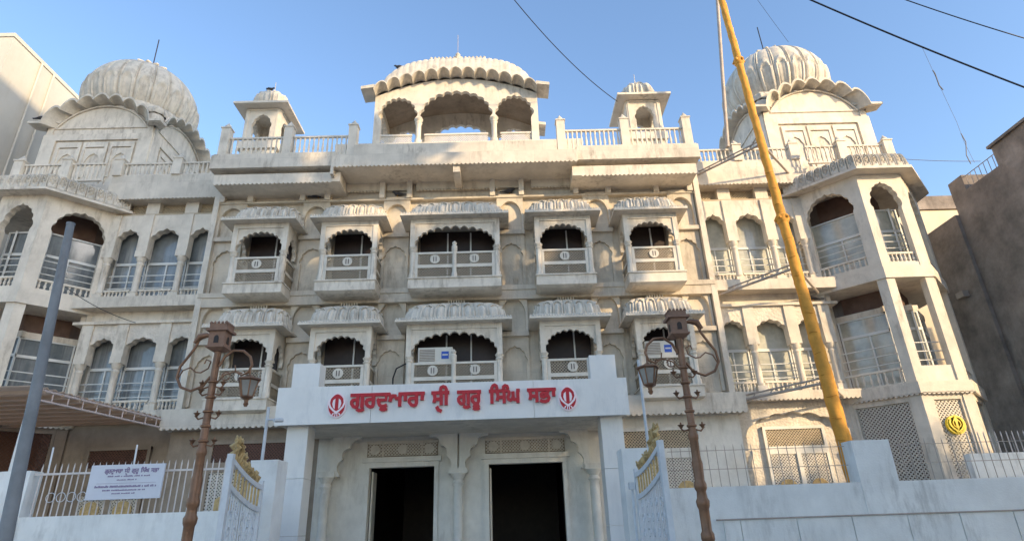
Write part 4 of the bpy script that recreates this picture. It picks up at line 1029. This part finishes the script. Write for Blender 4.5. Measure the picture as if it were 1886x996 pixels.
# ---- air conditioners resting on the balconies
def ac(x0, x1, y, z, lab):
    o = MB(); o.origin = ((x0 + x1) / 2, y, z); o.box(x0, x1, y - .14, y + .14, z, z + .52); c = x0 + (x1 - x0) * .33
    a = o.build('air_conditioner', ACW, None); tag(a, lab, 'air conditioner', 'air conditioners on the lower balconies')
    g = MB(); g.box(x0 + .05, c + .18, y - .155, y - .14, z + .06, z + .46); g.build('fan_grille', ACG, a)
    f = MB()
    for k in range(7): f.box(x0 + .06, c + .17, y - .165, y - .155, z + .08 + k * .055, z + .095 + k * .055)
    f.build('grille_slats', ACW, a)
    MB().box(x1 - .36, x1 - .12, y - .146, y - .14, z + .13, z + .38).build('blue_sticker', BLUE, a)
    MB().box(x1 - .33, x1 - .15, y - .15, y - .146, z + .24, z + .29).build('sticker_band', ACW, a)
ac(-1.25, -.12, 19.32, 6.57, 'ivory air conditioner with blue sticker on the wide lower balcony')
ac(6.25, 7.25, 19.32, 6.57, 'ivory air conditioner with blue sticker on the lower balcony behind the right lamp')
MB0 = MB(); MB0.origin = (-1.9, 19.3, 6.3); MB0.tube([(-1.3, 19.4, 6.6), (-1.7, 19.4, 6.62), (-2.0, 19.5, 6.5), (-2.12, 19.6, 6.2), (-2.12, 19.7, 5.4)], .025, 6)
tag(MB0.build('drain_hose', BLACK, None, smooth=60), 'black hose hanging from the air conditioner of the wide lower balcony', 'hose')

# ---- camera poles behind the gates
def campole(x, y, z0, z1, lab, sg):
    o = MB(); o.origin = (x, y, z0); o.tube([(x, y, z0), (x, y, z1)], .035, 6); o.tube([(x, y, z1 - .28), (x + .3, y, z1 - .3)], .025, 5)
    a = o.build('camera_pole', PIPEW, None); tag(a, lab, 'camera pole', 'camera poles beside the gates')
    MB().tube([(x + sg * .2, y - .1, z1 - .32), (x + sg * .34, y + .05, z1 - .3)], .05, 8).build('camera_body', PIPEW, a)
campole(-3.9, 14.0, 0.1, 4.3, 'white camera pole standing behind the left gate post', 1)
campole(4.75, 13.8, 0.1, 5.1, 'white camera pole standing behind the right gate post', 1)
# blue sign beyond the left gate post
sg = MB(); sg.origin = (-4.6, 18.5, 2.9); sg.box(-5.0, -4.5, 18.5, 18.54, 2.55, 2.95); sgo = sg.build('blue_sign', BLUE, None); tag(sgo, 'small blue sign glimpsed between the left gate post and the portico', 'sign')
sg2 = MB(); sg2.lathe([(.03, .1), (.03, 2.55)], (-4.75, 18.53, 0), 6); sg2.build('sign_post', STEEL, sgo)

# ================================================================== neighbours
DR = empty('dark_building', (23, 18, 0), 'dark stained rendered building with stepped roof to the right of the gurdwara', 'building')
mb = MB(); mb.box(20.75, 30, 16.4, 22, 0, 13.7); mb.build('wall', DARKC, DR); MB().box(20.75, 30, 21.2, 22, 13.7, 14.4).build('parapet_block', DARKC, DR)
MB().box(20.6, 30, 22.0, 24.5, 0, 12.95).build('lower_block', DARKC, DR)
MB().box(20.5, 20.76, 16.45, 17.3, 0, 14.0).build('pilaster', DARKC, DR)
MB().box(20.8, 31, 16.4, 19.5, 13.7, 14.55).build('stair_head', DARKC, DR); MB().box(20.7, 31.2, 16.3, 19.6, 14.55, 14.66).build('roof_cap', DARKC, DR)
rl = MB()
for k in range(7): y = 19.65 + k * .24; rl.tube([(20.85, y, 13.65), (20.85, y, 14.3)], .014, 5)
rl.tube([(20.85, 19.5, 14.3), (20.85, 21.2, 14.3)], .018, 5); rl.build('roof_railing', STEEL, DR)
dp = MB(); dp.tube([(20.5, 17.9, 0), (20.5, 17.9, 9.0), (20.5, 17.9, 11.4), (20.66, 17.9, 12.2), (20.7, 17.9, 13.6)], .09, 8); dp.lathe([(.13, 10.9), (.15, 11.0), (.13, 11.1)], (20.5, 17.9, 0), 8); dp.build('drain_pipe', GALV, DR, smooth=50)
MB().box(20.35, 20.6, 22.7, 23.1, 9.6, 9.85).build('wall_outlet', STEEL, DR)
BB = empty('beige_building', (25, 32, 0), 'sunlit beige building with a mossy concrete band behind the dark building', 'building')
MB().box(14, 34, 30, 40, 0, 17.4).build('wall', BEIGE, BB); MB().box(13.9, 34.1, 29.9, 40, 17.45, 18.3).build('concrete_band', DARKC, BB)
CB = empty('cream_building', (-25, 28, 0), 'plain cream rendered building rising behind the left dome', 'building')
MB().box(-34, -20.3, 20.9, 36, 0, 22.7).build('wall', CREAM, CB)
MB().box(-34.1, -20.25, 20.85, 36.1, 22.7, 22.9).build('roof_edge', CREAM, CB)
for y in (22.6, 23.4, 25.4): MB().tube([(-20.22, y, 16), (-20.22, y, 22.7)], .05, 6).build('wall_pipe', CREAM, CB)

# ================================================================== across the street behind the camera: blocks and trees stepped to shade the facade
def block(x0, x1, y0, y1, h, lab):  # unseen block, added with height and gaps chosen for the shade it casts
    o = MB(); o.origin = ((x0 + x1) / 2, (y0 + y1) / 2, 0); o.box(x0, x1, y0, y1, 0, h)
    b = o.build('shade_block', OPP, None); tag(b, lab, 'building', 'shading blocks across the street')
    n = int((x1 - x0) / 3.0)
    w_ = MB(); d = MB()
    for z in range(1, int(h / 3.4)):
        for k in range(n):
            cx = x0 + (k + .5) * (x1 - x0) / n; w_.box(cx - .75, cx + .75, y1, y1 + .05, z * 3.4 + .6, z * 3.4 + 2.2)
        d.box(x0 - .1, x1 + .1, y1, y1 + .5, z * 3.4 - .15, z * 3.4)
    w_.build('windows', GLASS, b, kind='stuff'); d.build('sunshades', OPP, b, kind='stuff')
    return b
block(11.3, 14.3, -18, -6, 29, 'plain block added behind the camera to shade the facade, leftmost of the row')
block(14.4, 21, -18, -6, 35, 'tall plain block added behind the camera to shade the facade, highest of the row')
block(21.2, 29, -18, -6, 21, 'middle plain block added behind the camera to shade the facade')
block(29.2, 36, -18, -6, 15, 'lower plain block added behind the camera to shade the facade')
def tree(x, y, h, r, n, lab, seed):
    rnd = random.Random(seed); T_ = empty('street_tree', (x, y, 0), lab, 'tree', 'trees across the street')
    t = MB(); t.tube([(x, y, 0), (x + .1, y, h * .3), (x - .1, y + .1, h * .6), (x, y, h * .95)], [.4, .3, .2, .05], 9)
    cl = []
    for k in range(16):
        a = rnd.uniform(0, 6.28); q = rnd.uniform(.3, 1) * r; z = h * rnd.uniform(.5, .97); q *= 1.15 - .55 * (z / h)
        c = (x + q * math.cos(a), y + q * math.sin(a), z); cl.append((c, rnd.uniform(.9, 1.8)))
        t.tube([(x, y, z - q * .7), (x + (c[0] - x) * .5, y + (c[1] - y) * .5, z - q * .25), c], [.12, .08, .02], 5)
    t.build('trunk', BARK, T_, smooth=60)
    l = MB()
    for k in range(n):
        c, cr_ = cl[k % len(cl)]; v = Vector((rnd.gauss(0, 1), rnd.gauss(0, 1), rnd.gauss(0, 1))); v = v.normalized() * cr_ * rnd.random() ** .4
        p = Vector(c) + v; u_ = Vector((rnd.gauss(0, 1), rnd.gauss(0, 1), rnd.gauss(0, 1))).normalized(); w2 = u_.orthogonal().normalized(); s_ = rnd.uniform(.1, .24)
        l.add([tuple(p - u_ * s_ * 1.6), tuple(p + w2 * s_ * .7), tuple(p + u_ * s_ * 1.6), tuple(p - w2 * s_ * .7)], [(0, 1, 2, 3)])
    l.build('crown', LEAF, T_, fix=False, kind='stuff')
tree(20.5, -4.5, 29, 3.6, 3800, 'tallest leafy tree across the street behind the camera', 1)
tree(25.5, -4.2, 25.5, 3.6, 3800, 'second tallest leafy tree across the street', 2)
tree(29.5, -4.4, 22, 3.0, 3600, 'leafy tree before the middle block across the street', 3)
tree(33.5, -4.2, 18, 2.8, 3600, 'leafy tree before the lower block across the street', 4)
tree(37.5, -4.2, 13.5, 2.4, 3000, 'lowest leafy tree across the street', 5)

# ================================================================== overhead cables
def cable(a, b, sag, r, lab, n=20):
    pts = [(a[0] + (b[0] - a[0]) * k / n, a[1] + (b[1] - a[1]) * k / n, a[2] + (b[2] - a[2]) * k / n - sag * 4 * (k / n) * (1 - k / n)) for k in range(n + 1)]
    o = MB(); o.origin = pts[n // 2]; o.tube(pts, r, 5); tag(o.build('overhead_cable', BLACK, None, smooth=60), lab, 'cable', 'overhead cables')
cable((1.69, 16, 20.12), (6.8, 21, 18.4), 0.5, 0.018, 'thin dark cable running down to the small right roof chhatri')
cable((8.58, 11, 14.0), (14.85, 11, 9.91), 0.12, 0.022, 'thick black cable crossing the sky above the right dome')
cable((11.02, 11, 13.79), (15.49, 11, 11.48), 0.1, 0.014, 'thinner black cable high in the top right corner')
cable((13.64, 21, 25.41), (15.61, 22, 22.48), 0.05, 0.008, 'hair thin wire descending behind the right dome')
cable((18.9, 22, 15.79), (22.57, 22, 15.55), 0.05, 0.012, 'thin wire between the right tower eave and the dark building')
cable((-12.68, 18.2, 9.21), (-10.38, 18.6, 8.05), 0.12, 0.012, 'thin wire slung along the left wing ledge')
o = MB(); o.origin = (23.98, 24, 20.25); o.tube([(23.79, 24, 23.93), (23.88, 24, 22.31), (23.94, 24, 20.99), (24.07, 24, 19.09), (24.05, 24, 17.91), (24.16, 24, 16.74)], .007, 4); o.tube([(23.88, 24, 22.31), (23.93, 24, 22.09), (23.91, 24, 21.33), (24.02, 24, 21.05)], .025, 4); o.tube([(24.06, 24, 18.42), (24.13, 24, 17.91), (23.91, 24, 17.17), (23.96, 24, 16.68)], .02, 4)
tag(o.build('kite_string', BLACK, None), 'tangled pale string hanging in the sky above the dark building', 'string')

# ---- pigeons
def pigeon(x, y, z, rz, lab):
    c, s = math.cos(rz), math.sin(rz)
    X = lambda p: (x + (p[0] * c - p[1] * s) * 1.25, y + (p[0] * s + p[1] * c) * 1.25, z + p[2] * 1.25)
    o = MB(X); o.origin = (x, y, z)
    o.tube([(-.2, 0, .1), (-.12, 0, .12), (-.05, 0, .135), (.04, 0, .15), (.09, 0, .19), (.115, 0, .235), (.15, 0, .25), (.175, 0, .243), (.2, 0, .237)], [.012, .035, .06, .065, .045, .032, .034, .015, .004], 9)
    b = o.build('pigeon', BIRD, None, smooth=70); tag(b, lab, 'pigeon', 'pigeons perched on the gurdwara')
    t = MB(X); t.prism([(-.3, .075), (-.12, .1), (-.12, .13), (-.3, .09)], -.03, .03); t.build('tail', BIRD, b)
    for sg in (-1, 1):
        w_ = MB(X); w_.tube([(.06, sg * .055, .16), (-.05, sg * .062, .14), (-.2, sg * .03, .1)], [.02, .035, .008], 6); w_.build('wing', BIRD, b, smooth=60)
        l_ = MB(X); l_.tube([(.0, sg * .025, .09), (.01, sg * .025, 0.005), (.045, sg * .025, 0.004)], .007, 5); l_.build('leg', STRAP, b)
for a in [(-2.75, 20.87, 20.26, 2.9, 'dark pigeon on the left shoulder of the curved pavilion roof'),
          (-8.75, 21.75, 19.93, 2.6, 'dark pigeon on top of the small left roof chhatri'),
          (-5.4, 20.04, 13.3, .2, 'dark pigeon in the frieze recess left of the second upper balcony roof'),
          (-2.35, 20.04, 13.3, 2.9, 'dark pigeon in the frieze recess left of the wide upper balcony'),
          (1.95, 20.04, 13.3, .2, 'dark pigeon in the frieze recess right of the wide upper balcony'),
          (12.9, 20.42, 8.72, 2.9, 'dark pigeon on the string moulding beside the right tower'),
          (-17.55, 20.7, 17.80, .2, 'dark pigeon at the outer corner of the left pavilion eave')]:
    pigeon(*a)
